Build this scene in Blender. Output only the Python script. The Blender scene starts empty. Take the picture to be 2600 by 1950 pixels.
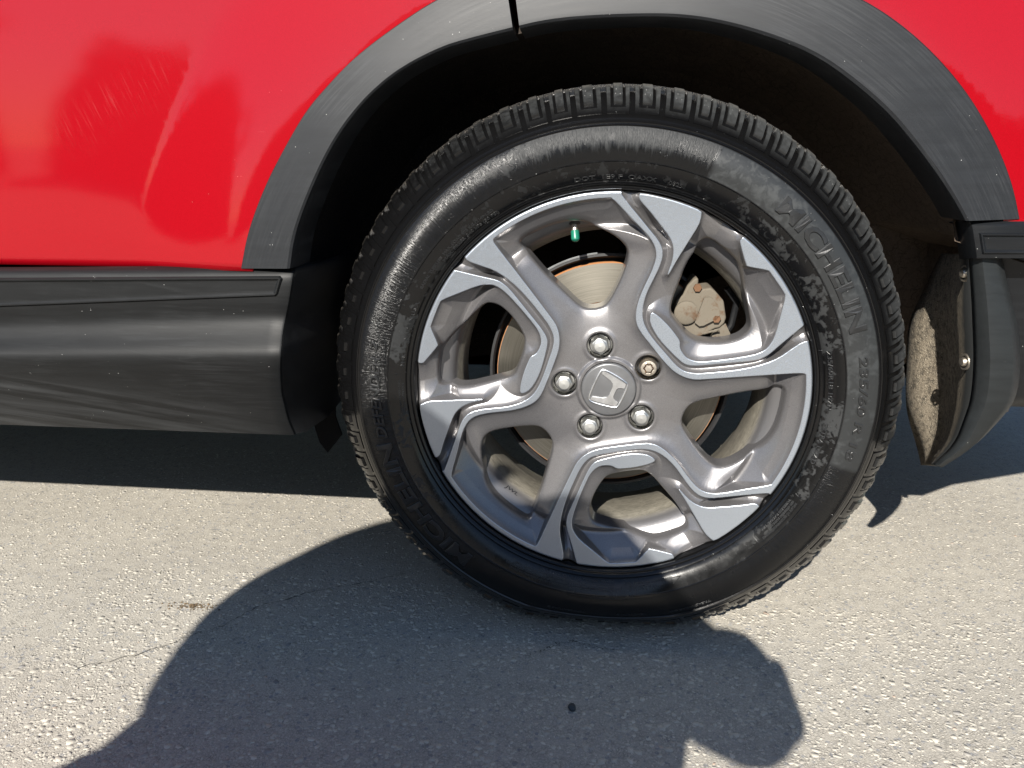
import bpy, bmesh, math, random
import numpy as np
from mathutils import Vector, Matrix, noise as mnoise

random.seed(7); RNG = np.random.default_rng(7)
scene = bpy.context.scene
COL = scene.collection
R = math.radians

# ------------------------------------------------------------------ camera, world, sun, exposure
ZC = 0.352                                   # height of the wheel axis above the ground
cam_d = bpy.data.cameras.new('camera'); cam = bpy.data.objects.new('camera', cam_d); COL.objects.link(cam)
cam_d.sensor_fit = 'HORIZONTAL'; cam_d.sensor_width = 36.0
cam_d.lens = 36.0 * 1953.0 / 2600.0
cam_d.clip_start = 0.02; cam_d.clip_end = 3000
cam.location = (-0.0132, -0.9338, 0.2848 + ZC)
cam.rotation_euler = (R(90) - 0.2869, 0, 0.1165)
scene.camera = cam

SUN = Vector((0.080, 0.40, -0.280)).normalized()          # direction the sunlight travels
sun_el = math.asin(-SUN.z); sun_az = math.atan2(-SUN.x, -SUN.y)
world = bpy.data.worlds.new('World'); scene.world = world; world.use_nodes = True
wn = world.node_tree.nodes; wl = world.node_tree.links; wn.clear()
wo = wn.new('ShaderNodeOutputWorld'); wb = wn.new('ShaderNodeBackground'); ws = wn.new('ShaderNodeTexSky')
ws.sky_type = 'NISHITA'; ws.sun_disc = False; ws.sun_elevation = sun_el; ws.sun_rotation = sun_az % (2 * math.pi)
ws.air_density = 1.0; ws.dust_density = 0.3; ws.ozone_density = 2.5
wb.inputs['Strength'].default_value = 0.07
wl.new(ws.outputs[0], wb.inputs[0]); wl.new(wb.outputs[0], wo.inputs[0])
sd = bpy.data.lights.new('sun', 'SUN'); sd.energy = 5.0; sd.angle = R(0.53); sd.color = (1.0, 0.95, 0.87)
so = bpy.data.objects.new('sun', sd); COL.objects.link(so)
so.rotation_euler = SUN.to_track_quat('-Z', 'Y').to_euler(); so.location = (-1, -6, 5)
scene.view_settings.view_transform = 'Standard'; scene.view_settings.look = 'None'
scene.view_settings.gamma = 1.0; scene.view_settings.use_curve_mapping = False
scene.view_settings.exposure = 1.05

# ------------------------------------------------------------------ material helper
class NT:
    def __init__(s, name):
        s.m = bpy.data.materials.new(name); s.m.use_nodes = True
        s.t = s.m.node_tree; s.n = s.t.nodes; s.l = s.t.links
        s.b = s.n['Principled BSDF']; s.out = s.n['Material Output']
    def N(s, typ, ins=None, **kw):
        n = s.n.new(typ)
        for k, v in kw.items(): setattr(n, k, v)
        for k, v in (ins or {}).items(): s.put(n.inputs[k], v)
        return n
    def put(s, sock, v):
        if isinstance(v, bpy.types.NodeSocket): s.l.new(v, sock)
        elif isinstance(v, tuple) and len(v) == 3 and sock.type == 'RGBA': sock.default_value = (*v, 1)
        else: sock.default_value = v
    def P(s, **kw):
        names = dict(base='Base Color', rough='Roughness', metal='Metallic', coat='Coat Weight', coatr='Coat Roughness',
                     spec='Specular IOR Level', normal='Normal', ior='IOR', aniso='Anisotropic', coatn='Coat Normal', sheen='Sheen Weight', tan='Tangent', arot='Anisotropic Rotation')
        for k, v in kw.items(): s.put(s.b.inputs[names[k]], v)
        return s.m
    def coord(s, scale=(1, 1, 1), out='Object', loc=(0, 0, 0), rot=(0, 0, 0)):
        tc = s.N('ShaderNodeTexCoord'); mp = s.N('ShaderNodeMapping')
        s.l.new(tc.outputs[out], mp.inputs[0]); mp.inputs['Scale'].default_value = scale
        mp.inputs['Location'].default_value = loc; mp.inputs['Rotation'].default_value = rot
        return mp.outputs[0]
    def noise(s, vec, scale, detail=4, rough=0.6, dist=0.0, out='Fac'):
        n = s.N('ShaderNodeTexNoise', {'Scale': scale, 'Detail': detail, 'Roughness': rough, 'Distortion': dist})
        s.put(n.inputs['Vector'], vec); return n.outputs[out]
    def ramp(s, fac, stops, mode='LINEAR'):
        n = s.N('ShaderNodeValToRGB'); s.put(n.inputs[0], fac); cr = n.color_ramp; cr.interpolation = mode
        while len(cr.elements) < len(stops): cr.elements.new(0.5)
        for e, (p, c) in zip(cr.elements, stops):
            e.position = p; e.color = (*c, 1) if isinstance(c, tuple) else (c, c, c, 1)
        return n.outputs[0]
    def mix(s, fac, a, b):
        n = s.N('ShaderNodeMix', data_type='RGBA'); s.put(n.inputs[0], fac); s.put(n.inputs[6], a); s.put(n.inputs[7], b); return n.outputs[2]
    def math(s, op, a, b=0.0, c=0.0, clamp=False):
        n = s.N('ShaderNodeMath', operation=op, use_clamp=clamp); s.put(n.inputs[0], a); s.put(n.inputs[1], b); s.put(n.inputs[2], c); return n.outputs[0]
    def mapr(s, v, a, b, c=0.0, d=1.0, smooth=False):
        n = s.N('ShaderNodeMapRange'); n.interpolation_type = 'SMOOTHSTEP' if smooth else 'LINEAR'
        for i, q in enumerate((v, a, b, c, d)): s.put(n.inputs[i], q)
        return n.outputs[0]
    def bump(s, h, strength=0.3, dist=0.001, normal=None):
        n = s.N('ShaderNodeBump', {'Strength': strength, 'Distance': dist}); s.put(n.inputs['Height'], h)
        if normal is not None: s.put(n.inputs['Normal'], normal)
        return n.outputs[0]
    def attr(s, name):
        n = s.N('ShaderNodeAttribute'); n.attribute_name = name; return n
    def sep(s, vec):
        n = s.N('ShaderNodeSeparateXYZ'); s.put(n.inputs[0], vec); return n.outputs
    def comb(s, x, y, z):
        n = s.N('ShaderNodeCombineXYZ'); s.put(n.inputs[0], x); s.put(n.inputs[1], y); s.put(n.inputs[2], z); return n.outputs[0]

# ------------------------------------------------------------------ mesh helpers
def tag(o, label=None, cat=None, group=None, kind=None):
    for k, v in (('label', label), ('category', cat), ('group', group), ('kind', kind)):
        if v: o[k] = v
    return o
def empty(name, loc=(0, 0, 0), parent=None):
    o = bpy.data.objects.new(name, None); COL.objects.link(o); o.location = loc
    o.empty_display_size = 0.05
    if parent: o.parent = parent
    return o
def np_mesh(name, V, F, smooth=True):
    """V (n,3); F list of faces (any n-gon) or array (m,3|4)"""
    me = bpy.data.meshes.new(name); V = np.asarray(V, np.float32)
    if isinstance(F, np.ndarray):
        k = F.shape[1]; me.vertices.add(len(V)); me.vertices.foreach_set('co', V.ravel())
        me.loops.add(F.size); me.loops.foreach_set('vertex_index', F.astype(np.int32).ravel())
        me.polygons.add(len(F)); me.polygons.foreach_set('loop_start', np.arange(0, F.size, k, dtype=np.int32))
        me.update(calc_edges=True)
    else:
        me.from_pydata([tuple(map(float, v)) for v in V], [], [tuple(int(i) for i in f) for f in F]); me.update()
    me.validate()
    if smooth: me.polygons.foreach_set('use_smooth', np.ones(len(me.polygons), bool))
    return me
def add(name, me, mat, parent=None, loc=(0, 0, 0)):
    if mat is not None and not me.materials: me.materials.append(mat)
    o = bpy.data.objects.new(name, me); COL.objects.link(o); o.location = loc
    if parent: o.parent = parent
    return o
def sharp(me, deg=35):
    me.set_sharp_from_angle(angle=R(deg)); return me
class MB:
    def __init__(s): s.V = []; s.F = []
    def grid(s, P, closed_u=False, closed_v=False, flip=False):
        P = np.asarray(P, float); nu, nv = P.shape[:2]; b = len(s.V); s.V += [tuple(p) for p in P.reshape(-1, 3)]
        for i in range(nu if closed_u else nu - 1):
            for j in range(nv if closed_v else nv - 1):
                i2 = (i + 1) % nu; j2 = (j + 1) % nv
                f = (b + i * nv + j, b + i2 * nv + j, b + i2 * nv + j2, b + i * nv + j2)
                s.F.append(f[::-1] if flip else f)
        return s
    def poly(s, pts): b = len(s.V); s.V += [tuple(p) for p in pts]; s.F.append(tuple(range(b, b + len(pts)))); return s
    def prism(s, pts, vec, bev=0.0):
        """extrude the planar outline pts by vec, both ends capped, the front (far from vec) edge bevelled by bev"""
        pts = [Vector(p) for p in pts]; vec = Vector(vec); n = len(pts); c = sum(pts, Vector()) / n
        rings = []
        if bev > 0:
            ins = []
            for i in range(n):
                d = (c - pts[i]); d = d.normalized() * min(bev * 1.3, d.length * .5); ins.append(pts[i] + d)
            rings = [ins, [p + vec.normalized() * bev for p in pts], [p + vec for p in pts]]
        else: rings = [pts, [p + vec for p in pts]]
        b = len(s.V)
        for r in rings: s.V += [tuple(p) for p in r]
        for k in range(len(rings) - 1):
            for i in range(n):
                j = (i + 1) % n; s.F.append((b + k * n + i, b + k * n + j, b + (k + 1) * n + j, b + (k + 1) * n + i))
        s.F.append(tuple(b + i for i in range(n))[::-1]); s.F.append(tuple(b + (len(rings) - 1) * n + i for i in range(n)))
        return s
    def tube(s, path, rad, n=8, caps=True):
        path = [Vector(p) for p in path]; rads = rad if hasattr(rad, '__len__') else [rad] * len(path); rows = []; up = None
        for i, p in enumerate(path):
            t = (path[min(i + 1, len(path) - 1)] - path[max(i - 1, 0)]).normalized()
            if up is None: up = t.orthogonal().normalized()
            up = (up - t * up.dot(t)).normalized(); w = t.cross(up)
            rows.append([p + (up * math.cos(a) + w * math.sin(a)) * rads[i] for a in [2 * math.pi * k / n for k in range(n)]])
        s.grid(rows, closed_v=True)
        if caps: s.poly(rows[0][::-1]); s.poly(rows[-1])
        return s
    def lathe(s, prof, n=48, axis='Y', center=(0, 0, 0), a0=0.0, a1=2 * math.pi):
        """prof: (r, h) along the axis; wheel-like things turn round Y"""
        full = abs(a1 - a0 - 2 * math.pi) < 1e-6; k = n if full else n + 1; rows = []
        for i in range(k):
            a = a0 + (a1 - a0) * i / n; ca, sa = math.cos(a), math.sin(a)
            rows.append([(center[0] + r * ca, center[1] + h, center[2] + r * sa) if axis == 'Y' else (center[0] + r * ca, center[1] + r * sa, center[2] + h) for r, h in prof])
        return s.grid(rows, closed_u=full)
    def build(s, name, mat, parent=None, loc=(0, 0, 0), smooth=True, angle=35):
        me = np_mesh(name, s.V, s.F, smooth)
        bm = bmesh.new(); bm.from_mesh(me); bmesh.ops.recalc_face_normals(bm, faces=bm.faces); bm.to_mesh(me); bm.free()
        if smooth and angle: sharp(me, angle)
        return add(name, me, mat, parent, loc)

def chaikin(P, closed=True, it=1):
    P = np.asarray(P, float)
    for _ in range(it):
        if closed:
            Q = np.roll(P, -1, 0); P = np.stack([.75 * P + .25 * Q, .25 * P + .75 * Q], 1).reshape(-1, P.shape[1])
        else:
            A, B = P[:-1], P[1:]; M = np.stack([.75 * A + .25 * B, .25 * A + .75 * B], 1).reshape(-1, P.shape[1]); P = np.vstack([P[:1], M, P[-1:]])
    return P
def resample(P, n):
    P = np.asarray(P, float); s = np.r_[0, np.cumsum(np.linalg.norm(np.diff(P, axis=0), axis=1))]; t = np.linspace(0, s[-1], n)
    return np.stack([np.interp(t, s, P[:, k]) for k in range(P.shape[1])], 1)
def sdf(X, Z, poly, margin=0.034, far=0.034):
    """signed distance to a closed outline, negative inside, cut off at far"""
    poly = np.asarray(poly, np.float32); out = np.full(X.shape, far, np.float32)
    lo = poly.min(0) - margin; hi = poly.max(0) + margin
    m = (X > lo[0]) & (X < hi[0]) & (Z > lo[1]) & (Z < hi[1]); x = X[m].astype(np.float32); z = Z[m].astype(np.float32)
    d2 = np.full(x.shape, 1e9, np.float32); ins = np.zeros(x.shape, bool); n = len(poly)
    for i in range(n):
        ax, az = poly[i]; bx, bz = poly[(i + 1) % n]; ex, ez = bx - ax, bz - az; L = ex * ex + ez * ez + 1e-14
        t = np.clip(((x - ax) * ex + (z - az) * ez) / L, 0, 1); dx = x - ax - t * ex; dz = z - az - t * ez
        np.minimum(d2, dx * dx + dz * dz, out=d2)
        if az != bz:
            c = (az > z) != (bz > z); ins ^= c & (x < ex * (z - az) / ez + ax)
    d = np.sqrt(d2); out[m] = np.minimum(np.where(ins, -d, d), far); return out
def clip_tris(P, T, F):
    """keep the part of triangle mesh (P attrs (n,k), T) where F>0. returns P2, T2, boundary edges (index pairs), index map of new points' gradient source"""
    N = len(P); ins = F[T] > 0; k = ins.sum(1); keep = [T[k == 3]]; ea, eb = [], []
    one = T[k == 1]; i1 = ins[k == 1]; r = np.argmax(i1, 1); a = one[np.arange(len(one)), r]; b = one[np.arange(len(one)), (r + 1) % 3]; c = one[np.arange(len(one)), (r + 2) % 3]
    two = T[k == 2]; i2 = ~ins[k == 2]; r2 = np.argmax(i2, 1); o = two[np.arange(len(two)), r2]; p = two[np.arange(len(two)), (r2 + 1) % 3]; q = two[np.arange(len(two)), (r2 + 2) % 3]
    E1 = np.stack([np.minimum(a, b), np.maximum(a, b)], 1); E2 = np.stack([np.minimum(a, c), np.maximum(a, c)], 1)
    E3 = np.stack([np.minimum(o, p), np.maximum(o, p)], 1); E4 = np.stack([np.minimum(o, q), np.maximum(o, q)], 1)
    E = np.vstack([E1, E2, E3, E4]); key = E[:, 0].astype(np.int64) * N + E[:, 1]
    uq, inv = np.unique(key, return_inverse=True); u0 = (uq // N).astype(int); u1 = (uq % N).astype(int)
    t = (F[u0] / (F[u0] - F[u1]))[:, None]; NP = P[u0] * (1 - t) + P[u1] * t
    idx = N + inv; n1, n2 = len(one), len(two); x1, x2, x3, x4 = idx[:n1], idx[n1:2 * n1], idx[2 * n1:2 * n1 + n2], idx[2 * n1 + n2:]
    keep += [np.stack([a, x1, x2], 1), np.stack([p, q, x4], 1), np.stack([p, x4, x3], 1)]
    bnd = np.vstack([np.stack([x1, x2], 1), np.stack([x4, x3], 1)])
    T2 = np.vstack(keep); P2 = np.vstack([P, NP]); used = np.zeros(len(P2), bool); used[T2.ravel()] = True
    mp = np.cumsum(used) - 1
    return P2[used], mp[T2], mp[bnd]
def grid_tris(nx, nz):
    i = np.arange((nx - 1) * (nz - 1)); r = i // (nz - 1); c = i % (nz - 1); a = r * nz + c
    alt = (r + c) % 2 == 0
    t1 = np.where(alt[:, None], np.stack([a, a + nz, a + nz + 1], 1), np.stack([a, a + nz, a + 1], 1))
    t2 = np.where(alt[:, None], np.stack([a, a + nz + 1, a + 1], 1), np.stack([a + 1, a + nz, a + nz + 1], 1))
    return np.vstack([t1, t2])
def rot2(P, deg):
    a = R(deg); c, s = math.cos(a), math.sin(a); P = np.asarray(P, float); return np.stack([P[:, 0] * c - P[:, 1] * s, P[:, 0] * s + P[:, 1] * c], 1)
def attr_float(me, name, val):
    a = me.attributes.new(name, 'FLOAT', 'POINT'); a.data.foreach_set('value', np.asarray(val, np.float32))

# ------------------------------------------------------------------ materials
def m_red():
    t = NT('red_metallic_paint'); co = t.coord()
    fl = t.noise(co, 2600, 2, .5); base = t.mix(t.mapr(fl, .35, .7), (.200, .0006, .0034), (.290, .0014, .0070))
    # short parallel wash scratches, painted pale in the sun highlight's band, and a few stray longer ones
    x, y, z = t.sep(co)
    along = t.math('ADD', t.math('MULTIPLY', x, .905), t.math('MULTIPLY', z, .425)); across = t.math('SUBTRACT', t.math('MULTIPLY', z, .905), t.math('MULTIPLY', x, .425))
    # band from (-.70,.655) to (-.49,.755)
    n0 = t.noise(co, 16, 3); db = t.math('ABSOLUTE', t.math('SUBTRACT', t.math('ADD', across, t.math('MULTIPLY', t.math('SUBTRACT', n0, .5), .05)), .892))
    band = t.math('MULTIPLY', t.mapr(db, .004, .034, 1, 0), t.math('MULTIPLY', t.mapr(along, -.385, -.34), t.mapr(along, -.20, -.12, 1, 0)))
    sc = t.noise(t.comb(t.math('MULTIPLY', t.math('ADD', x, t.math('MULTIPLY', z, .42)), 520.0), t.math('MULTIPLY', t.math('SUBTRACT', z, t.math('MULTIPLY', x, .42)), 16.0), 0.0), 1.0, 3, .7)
    scr_glint = t.math('MULTIPLY', t.mapr(sc, .54, .66), band)
    st = t.noise(t.coord((14, 60, 900), rot=(0, R(-12), 0)), 1.0, 2, .6); stray = t.math('MULTIPLY', t.mapr(st, .74, .78), t.mapr(t.noise(co, 9, 2), .55, .62))
    vor = t.N('ShaderNodeTexVoronoi', {'Scale': 170.0}); t.put(vor.inputs['Vector'], co)
    spk = t.math('MULTIPLY', t.mapr(vor.outputs['Distance'], .05, .09, 1, 0), t.mapr(t.noise(co, 40, 2), .64, .7))
    w = t.math('ADD', t.math('MULTIPLY', scr_glint, .035), t.math('ADD', t.math('MULTIPLY', spk, .40), t.math('MULTIPLY', stray, .18)), clamp=True)
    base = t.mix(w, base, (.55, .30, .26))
    t.b.inputs['Coat IOR'].default_value = 1.43
    return t.P(base=base, metal=0.0, rough=.6, spec=.04, coat=1.0, coatr=t.math('ADD', .05, t.math('MULTIPLY', scr_glint, .12)), coatn=t.bump(t.noise(co, 420, 2), .025, .0006))
def m_cladding(name, col=(.034, .037, .040), rough=.50, streak=1.0, mode='x'):
    t = NT(name); co = t.coord()
    g = t.noise(co, 1500, 2, .6); x, y, z = t.sep(co)
    zc = t.math('SUBTRACT', z, .36); pr_ = t.math('SQRT', t.math('ADD', t.math('MULTIPLY', x, x), t.math('MULTIPLY', zc, zc))); pa_ = t.math('ARCTAN2', zc, x)
    pol = t.comb(t.math('MULTIPLY', pr_, 420.0), t.math('MULTIPLY', pa_, 5.0), 0.0); st = t.noise(pol, 1.0, 5, .7, .3) if mode == 'arc' else t.noise(t.coord((3, 60, 60)), 4.0, 5, .65, .6); big = t.noise(co, 7, 4, .6, .8)
    dust = t.math('MULTIPLY', t.mapr(st, .45, .75), t.mapr(big, .4, .7)); dust = t.math('MULTIPLY', dust, (.30 if mode == 'arc' else .16) * streak)
    if mode == 'sill':      # chalky wipe marks low on the sill
        w = t.noise(t.comb(t.math('MULTIPLY', x, 3.0), 0.0, t.math('ADD', t.math('MULTIPLY', z, 60.0), t.math('MULTIPLY', x, 9.0))), 1.0, 5, .65, .5)
        lowm = t.math('MULTIPLY', t.mapr(t.math('ADD', z, t.math('MULTIPLY', x, .09)), .262, .30, 1, 0), t.mapr(x, -.40, -.58)); dust = t.math('MAXIMUM', dust, t.math('MULTIPLY', t.math('MULTIPLY', lowm, t.mapr(w, .42, .70)), .34))
        dust = t.math('MAXIMUM', dust, t.math('MULTIPLY', t.mapr(w, .60, .78), .12))
    dark = t.mix(t.mapr(t.noise(t.coord((2, 20, 30)), 5.0, 4), .3, .7), col, tuple(c * .72 for c in col))
    vor = t.N('ShaderNodeTexVoronoi', {'Scale': 190.0}); t.put(vor.inputs['Vector'], co)
    spk = t.math('MULTIPLY', t.mapr(vor.outputs['Distance'], .05, .10, 1, 0), t.mapr(t.noise(co, 55, 2), .62, .66))
    base = t.mix(dust, dark, (.10, .105, .11)); base = t.mix(spk, base, (.42, .42, .40))
    sw = st if mode == 'arc' else t.noise(t.coord((12, 300, 90)), 3.0, 4, .7)
    r = t.math('ADD', rough, t.math('MULTIPLY', t.math('SUBTRACT', sw, .5), .14))
    return t.P(base=base, rough=r, spec=(.22 if mode == 'sill' else .34), normal=t.bump(g, .16, .0005))
def m_plain(name, col, rough=.5, metal=0.0, bumpscale=0, bumps=.2, spec=.5, var=.25, coat=0.0):
    t = NT(name); co = t.coord(); n = t.noise(co, 60, 5, .65)
    base = t.mix(t.mapr(n, .3, .75), tuple(c * (1 - var) for c in col), tuple(min(1, c * (1 + var)) for c in col))
    kw = dict(base=base, rough=t.math('ADD', rough, t.math('MULTIPLY', t.math('SUBTRACT', n, .5), .2)), metal=metal, spec=spec, coat=coat)
    if bumpscale: kw['normal'] = t.bump(t.noise(co, bumpscale, 4, .6), bumps, .001)
    return t.P(**kw)
def m_liner():
    t = NT('wheel_well_felt'); co = t.coord(); n1 = t.noise(co, 25, 6, .7); n2 = t.noise(co, 700, 3, .7)
    vor = t.N('ShaderNodeTexVoronoi', {'Scale': 60.0}, feature='DISTANCE_TO_EDGE'); t.put(vor.inputs['Vector'], t.comb(*[t.math('ADD', c, t.math('MULTIPLY', n1, .11)) for c in t.sep(co)]))
    crack = t.mapr(vor.outputs['Distance'], .0, .05, 1, 0)
    X = t.sep(t.coord())[0]; mud = t.mapr(t.math('ADD', X, t.math('MULTIPLY', n1, .25)), -.12, .42)     # mud thrown up by the tyre sticks to the rear half
    base = t.mix(mud, (.013, .012, .012), (.105, .080, .061)); base = t.mix(t.mapr(n2, .58, .75), base, (.19, .155, .12))
    base = t.mix(t.math('MULTIPLY', crack, .45), base, (.008, .007, .006))
    return t.P(base=base, rough=.95, spec=.15, normal=t.bump(t.math('ADD', n2, t.math('MULTIPLY', crack, -1.0)), .5, .003))
def m_mud():
    t = NT('mud_caked_plastic'); co = t.coord(); n1 = t.noise(t.coord((30, 8, 3)), 5, 6, .7); n2 = t.noise(co, 500, 3, .7)
    Y = t.sep(t.coord())[1]; k = t.mapr(t.math('ADD', Y, t.math('MULTIPLY', t.math('SUBTRACT', n1, .5), .03)), .022, .066)
    mudc = t.mix(t.mapr(n1, .3, .7), (.30, .255, .19), (.17, .14, .10)); n3 = t.noise(co, 150, 5, .75); mudc = t.mix(t.mapr(n3, .48, .62), mudc, (.085, .073, .055)); mudc = t.mix(t.mapr(n2, .60, .68), mudc, (.50, .44, .34)); k = t.math('MULTIPLY', k, t.mapr(t.math('ADD', n3, t.math('MULTIPLY', n1, .5)), .50, .62, .55, 1))
    return t.P(base=t.mix(k, (.018, .019, .019), mudc), rough=t.math('ADD', .35, t.math('MULTIPLY', k, .55)), normal=t.bump(t.math('ADD', n2, n1), t.math('ADD', .06, t.math('MULTIPLY', k, .9)), .0035))

def polar(t):
    """radius and angle in the plane of the wheel from the wheel's own coordinates"""
    x, y, z = t.sep(t.coord())
    r = t.math('SQRT', t.math('ADD', t.math('MULTIPLY', x, x), t.math('MULTIPLY', z, z))); a = t.math('ARCTAN2', z, x); return x, y, z, r, a
def m_tyre(tread=False):
    t = NT('wet_tyre_rubber' if not tread else 'tread_rubber'); co = t.coord(); x, y, z, r, a = polar(t)
    n1 = t.noise(co, 19, 5, .60, .8); n2 = t.noise(co, 95, 4, .6, .5); n3 = t.noise(co, 420, 3, .6)
    # a dried film of dirt left in drops and runs on the inner band of the sidewall, washed off elsewhere
    inner = t.math('MULTIPLY', t.mapr(r, .257, .259), t.mapr(r, .2795, .281, 1, 0))
    outer = t.math('MULTIPLY', t.mapr(r, .281, .2825), t.mapr(r, .317, .319, 1, 0))
    right = t.mapr(t.math('ADD', x, t.math('MULTIPLY', n1, .12)), .16, .24)
    left = t.mapr(t.math('ADD', x, t.math('MULTIPLY', n1, .10)), -.14, -.20)
    up = t.mapr(z, -.12, .0)
    n4 = t.noise(co, 190, 3, .6, .3); blot = t.mapr(t.math('ADD', n1, t.math('ADD', t.math('MULTIPLY', t.math('SUBTRACT', n2, .5), .7), t.math('MULTIPLY', t.math('SUBTRACT', n4, .5), .4))), .52, .61)
    film = t.math('MULTIPLY', t.math('MULTIPLY', blot, t.math('MAXIMUM', t.math('MAXIMUM', right, left), .45)), inner)
    lo = t.math('MULTIPLY', t.mapr(z, -.10, -.19), t.math('MULTIPLY', inner, .22)); film = t.math('MULTIPLY', film, t.mapr(z, -.21, -.08, .35, 1)); film = t.math('MAXIMUM', film, t.math('MULTIPLY', lo, t.mapr(n1, .35, .55)))
    # right-hand panel of the outer band is matt and dusty; smooth upper and lower arcs carry fine radial ribs, the upper a painted sun sheen
    dA = t.mapr(t.math('ADD', a, t.math('MULTIPLY', t.math('SUBTRACT', n2, .5), .02)), 1.19, 1.21, 1, 0)
    dB = t.mapr(a, -.285, -.265)
    panel = t.math('MULTIPLY', t.math('MULTIPLY', outer, dA), dB)
    pf = t.math('MULTIPLY', panel, t.mapr(t.math('ADD', n2, t.math('MULTIPLY', n1, .6)), .58, .80, 1, .45))
    pol = t.comb(t.math('MULTIPLY', a, 150.0), t.math('MULTIPLY', r, 16.0), 0.0); rib = t.noise(pol, 1.0, 4, .75); pol2 = t.comb(t.math('MULTIPLY', a, 22.0), t.math('MULTIPLY', r, 14.0), 0.0)
    ribm = t.math('MULTIPLY', outer, t.math('SUBTRACT', 1.0, panel, clamp=True))
    edge = t.math('ADD', r, t.math('MULTIPLY', t.math('SUBTRACT', t.noise(pol2, 1, 3), .5), .05)); edge = t.math('ADD', edge, t.math('MULTIPLY', t.math('SUBTRACT', rib, .5), .03))
    dry_sheen = t.math('MULTIPLY', ribm, t.math('MULTIPLY', t.mapr(edge, .293, .306), t.math('MULTIPLY', t.mapr(z, .0, .12), t.mapr(t.math('ADD', x, t.math('MULTIPLY', t.math('SUBTRACT', n2, .5), .16)), -.135, -.105))))
    f = t.math('MAXIMUM', t.math('MAXIMUM', film, pf), t.math('MULTIPLY', dry_sheen, .9), clamp=True)
    base = t.mix(f, (.0036, .0036, .0038), (.019, .0200, .0205))
    base = t.mix(t.math('MULTIPLY', pf, .9), base, (.030, .0325, .0335)); base = t.mix(t.math('MULTIPLY', dry_sheen, .5), base, (.017, .018, .0185))
    shoulder = t.math('MULTIPLY', t.mapr(r, .334, .366), t.math('MULTIPLY', t.mapr(t.math('ADD', x, t.math('MULTIPLY', n2, .2)), -.16, .16), t.mapr(z, -.18, .02)))
    shoulder = t.math('MULTIPLY', shoulder, t.attr('raised').outputs['Fac'])
    grit = t.math('MULTIPLY', t.mapr(t.noise(co, 900, 3, .7), .5, .66), t.mapr(r, .3635, .3665))
    base = t.mix(t.math('MULTIPLY', shoulder, t.mapr(n2, .38, .6, .6, 1)), base, (.058, .061, .062)); base = t.mix(grit, base, (.15, .135, .115))
    wet = t.math('ADD', t.math('ADD', .13, t.math('MULTIPLY', n2, .14)), t.math('MULTIPLY', ribm, .05))
    rough = t.mix(t.math('MAXIMUM', f, t.math('MULTIPLY', shoulder, .85)), t.comb(wet, wet, wet), (.58, .58, .58))
    b = t.bump(t.math('ADD', t.math('MULTIPLY', n3, .5), t.math('MULTIPLY', f, .35)), .10, .0012)
    b = t.bump(rib, t.math('MULTIPLY', ribm, .75), .0016, b)
    drop = t.N('ShaderNodeTexVoronoi', {'Scale': 210.0}); t.put(drop.inputs['Vector'], co)
    dm = t.math('MULTIPLY', t.mapr(drop.outputs['Distance'], .10, .22, 1, 0), t.mapr(n2, .56, .62))
    b = t.bump(dm, .45, .0009, b)
    return t.P(base=base, rough=rough, spec=.40, normal=b)
def m_rim():
    t = NT('painted_and_machined_alloy'); co = t.coord(); x, y, z, r, a = polar(t)
    mm = t.attr('machined').outputs['Fac']; k = t.mapr(mm, .46, .54)
    fl = t.noise(co, 1900, 2, .6); n1 = t.noise(co, 45, 5, .6, .4)
    paint = t.mix(t.mapr(fl, .3, .72), (.125, .121, .123), (.225, .220, .224))
    dirt = t.math('MULTIPLY', t.mapr(t.noise(co, 260, 4, .7), .60, .68), t.mapr(n1, .42, .62)); paint = t.mix(t.math('MULTIPLY', dirt, .35), paint, (.045, .042, .038))
    # water marks on the bare machined faces
    wv = t.noise(t.coord((1, 1, 1.4)), 520, 3, .6, .5); upm = t.mapr(t.math('ADD', t.math('ADD', z, t.math('MULTIPLY', x, .35)), t.math('MULTIPLY', n1, .1)), -.05, .06)
    spot = t.math('MULTIPLY', t.mapr(wv, .50, .60), t.math('ADD', .25, t.math('MULTIPLY', upm, .75)))
    bare = t.mix(t.math('MULTIPLY', spot, .62), (.47, .515, .575), (.29, .33, .385))
    base = t.mix(k, paint, bare)
    turn = t.noise(t.comb(t.math('MULTIPLY', r, 2600.0), t.math('MULTIPLY', a, 3.0), 0.0), 1.0, 2, .5)
    pr = t.math('ADD', .36, t.math('MULTIPLY', t.math('SUBTRACT', n1, .5), .12)); mr = t.math('ADD', .33, t.math('MULTIPLY', spot, .16))
    rough = t.math('ADD', t.math('MULTIPLY', pr, t.math('SUBTRACT', 1.0, k)), t.math('MULTIPLY', mr, k))
    metal = t.mapr(k, 0, 1, .62, .92)
    b = t.bump(turn, t.math('MULTIPLY', k, .05), .0004); b = t.bump(fl, t.math('MULTIPLY', t.math('SUBTRACT', 1.0, k), .10), .0004, b)
    b = t.bump(spot, t.math('MULTIPLY', k, .05), .0004, b)
    return t.P(base=base, rough=rough, metal=metal, coat=t.math('MULTIPLY', t.math('SUBTRACT', 1.0, k), .5), coatr=.12, normal=b)
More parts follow.
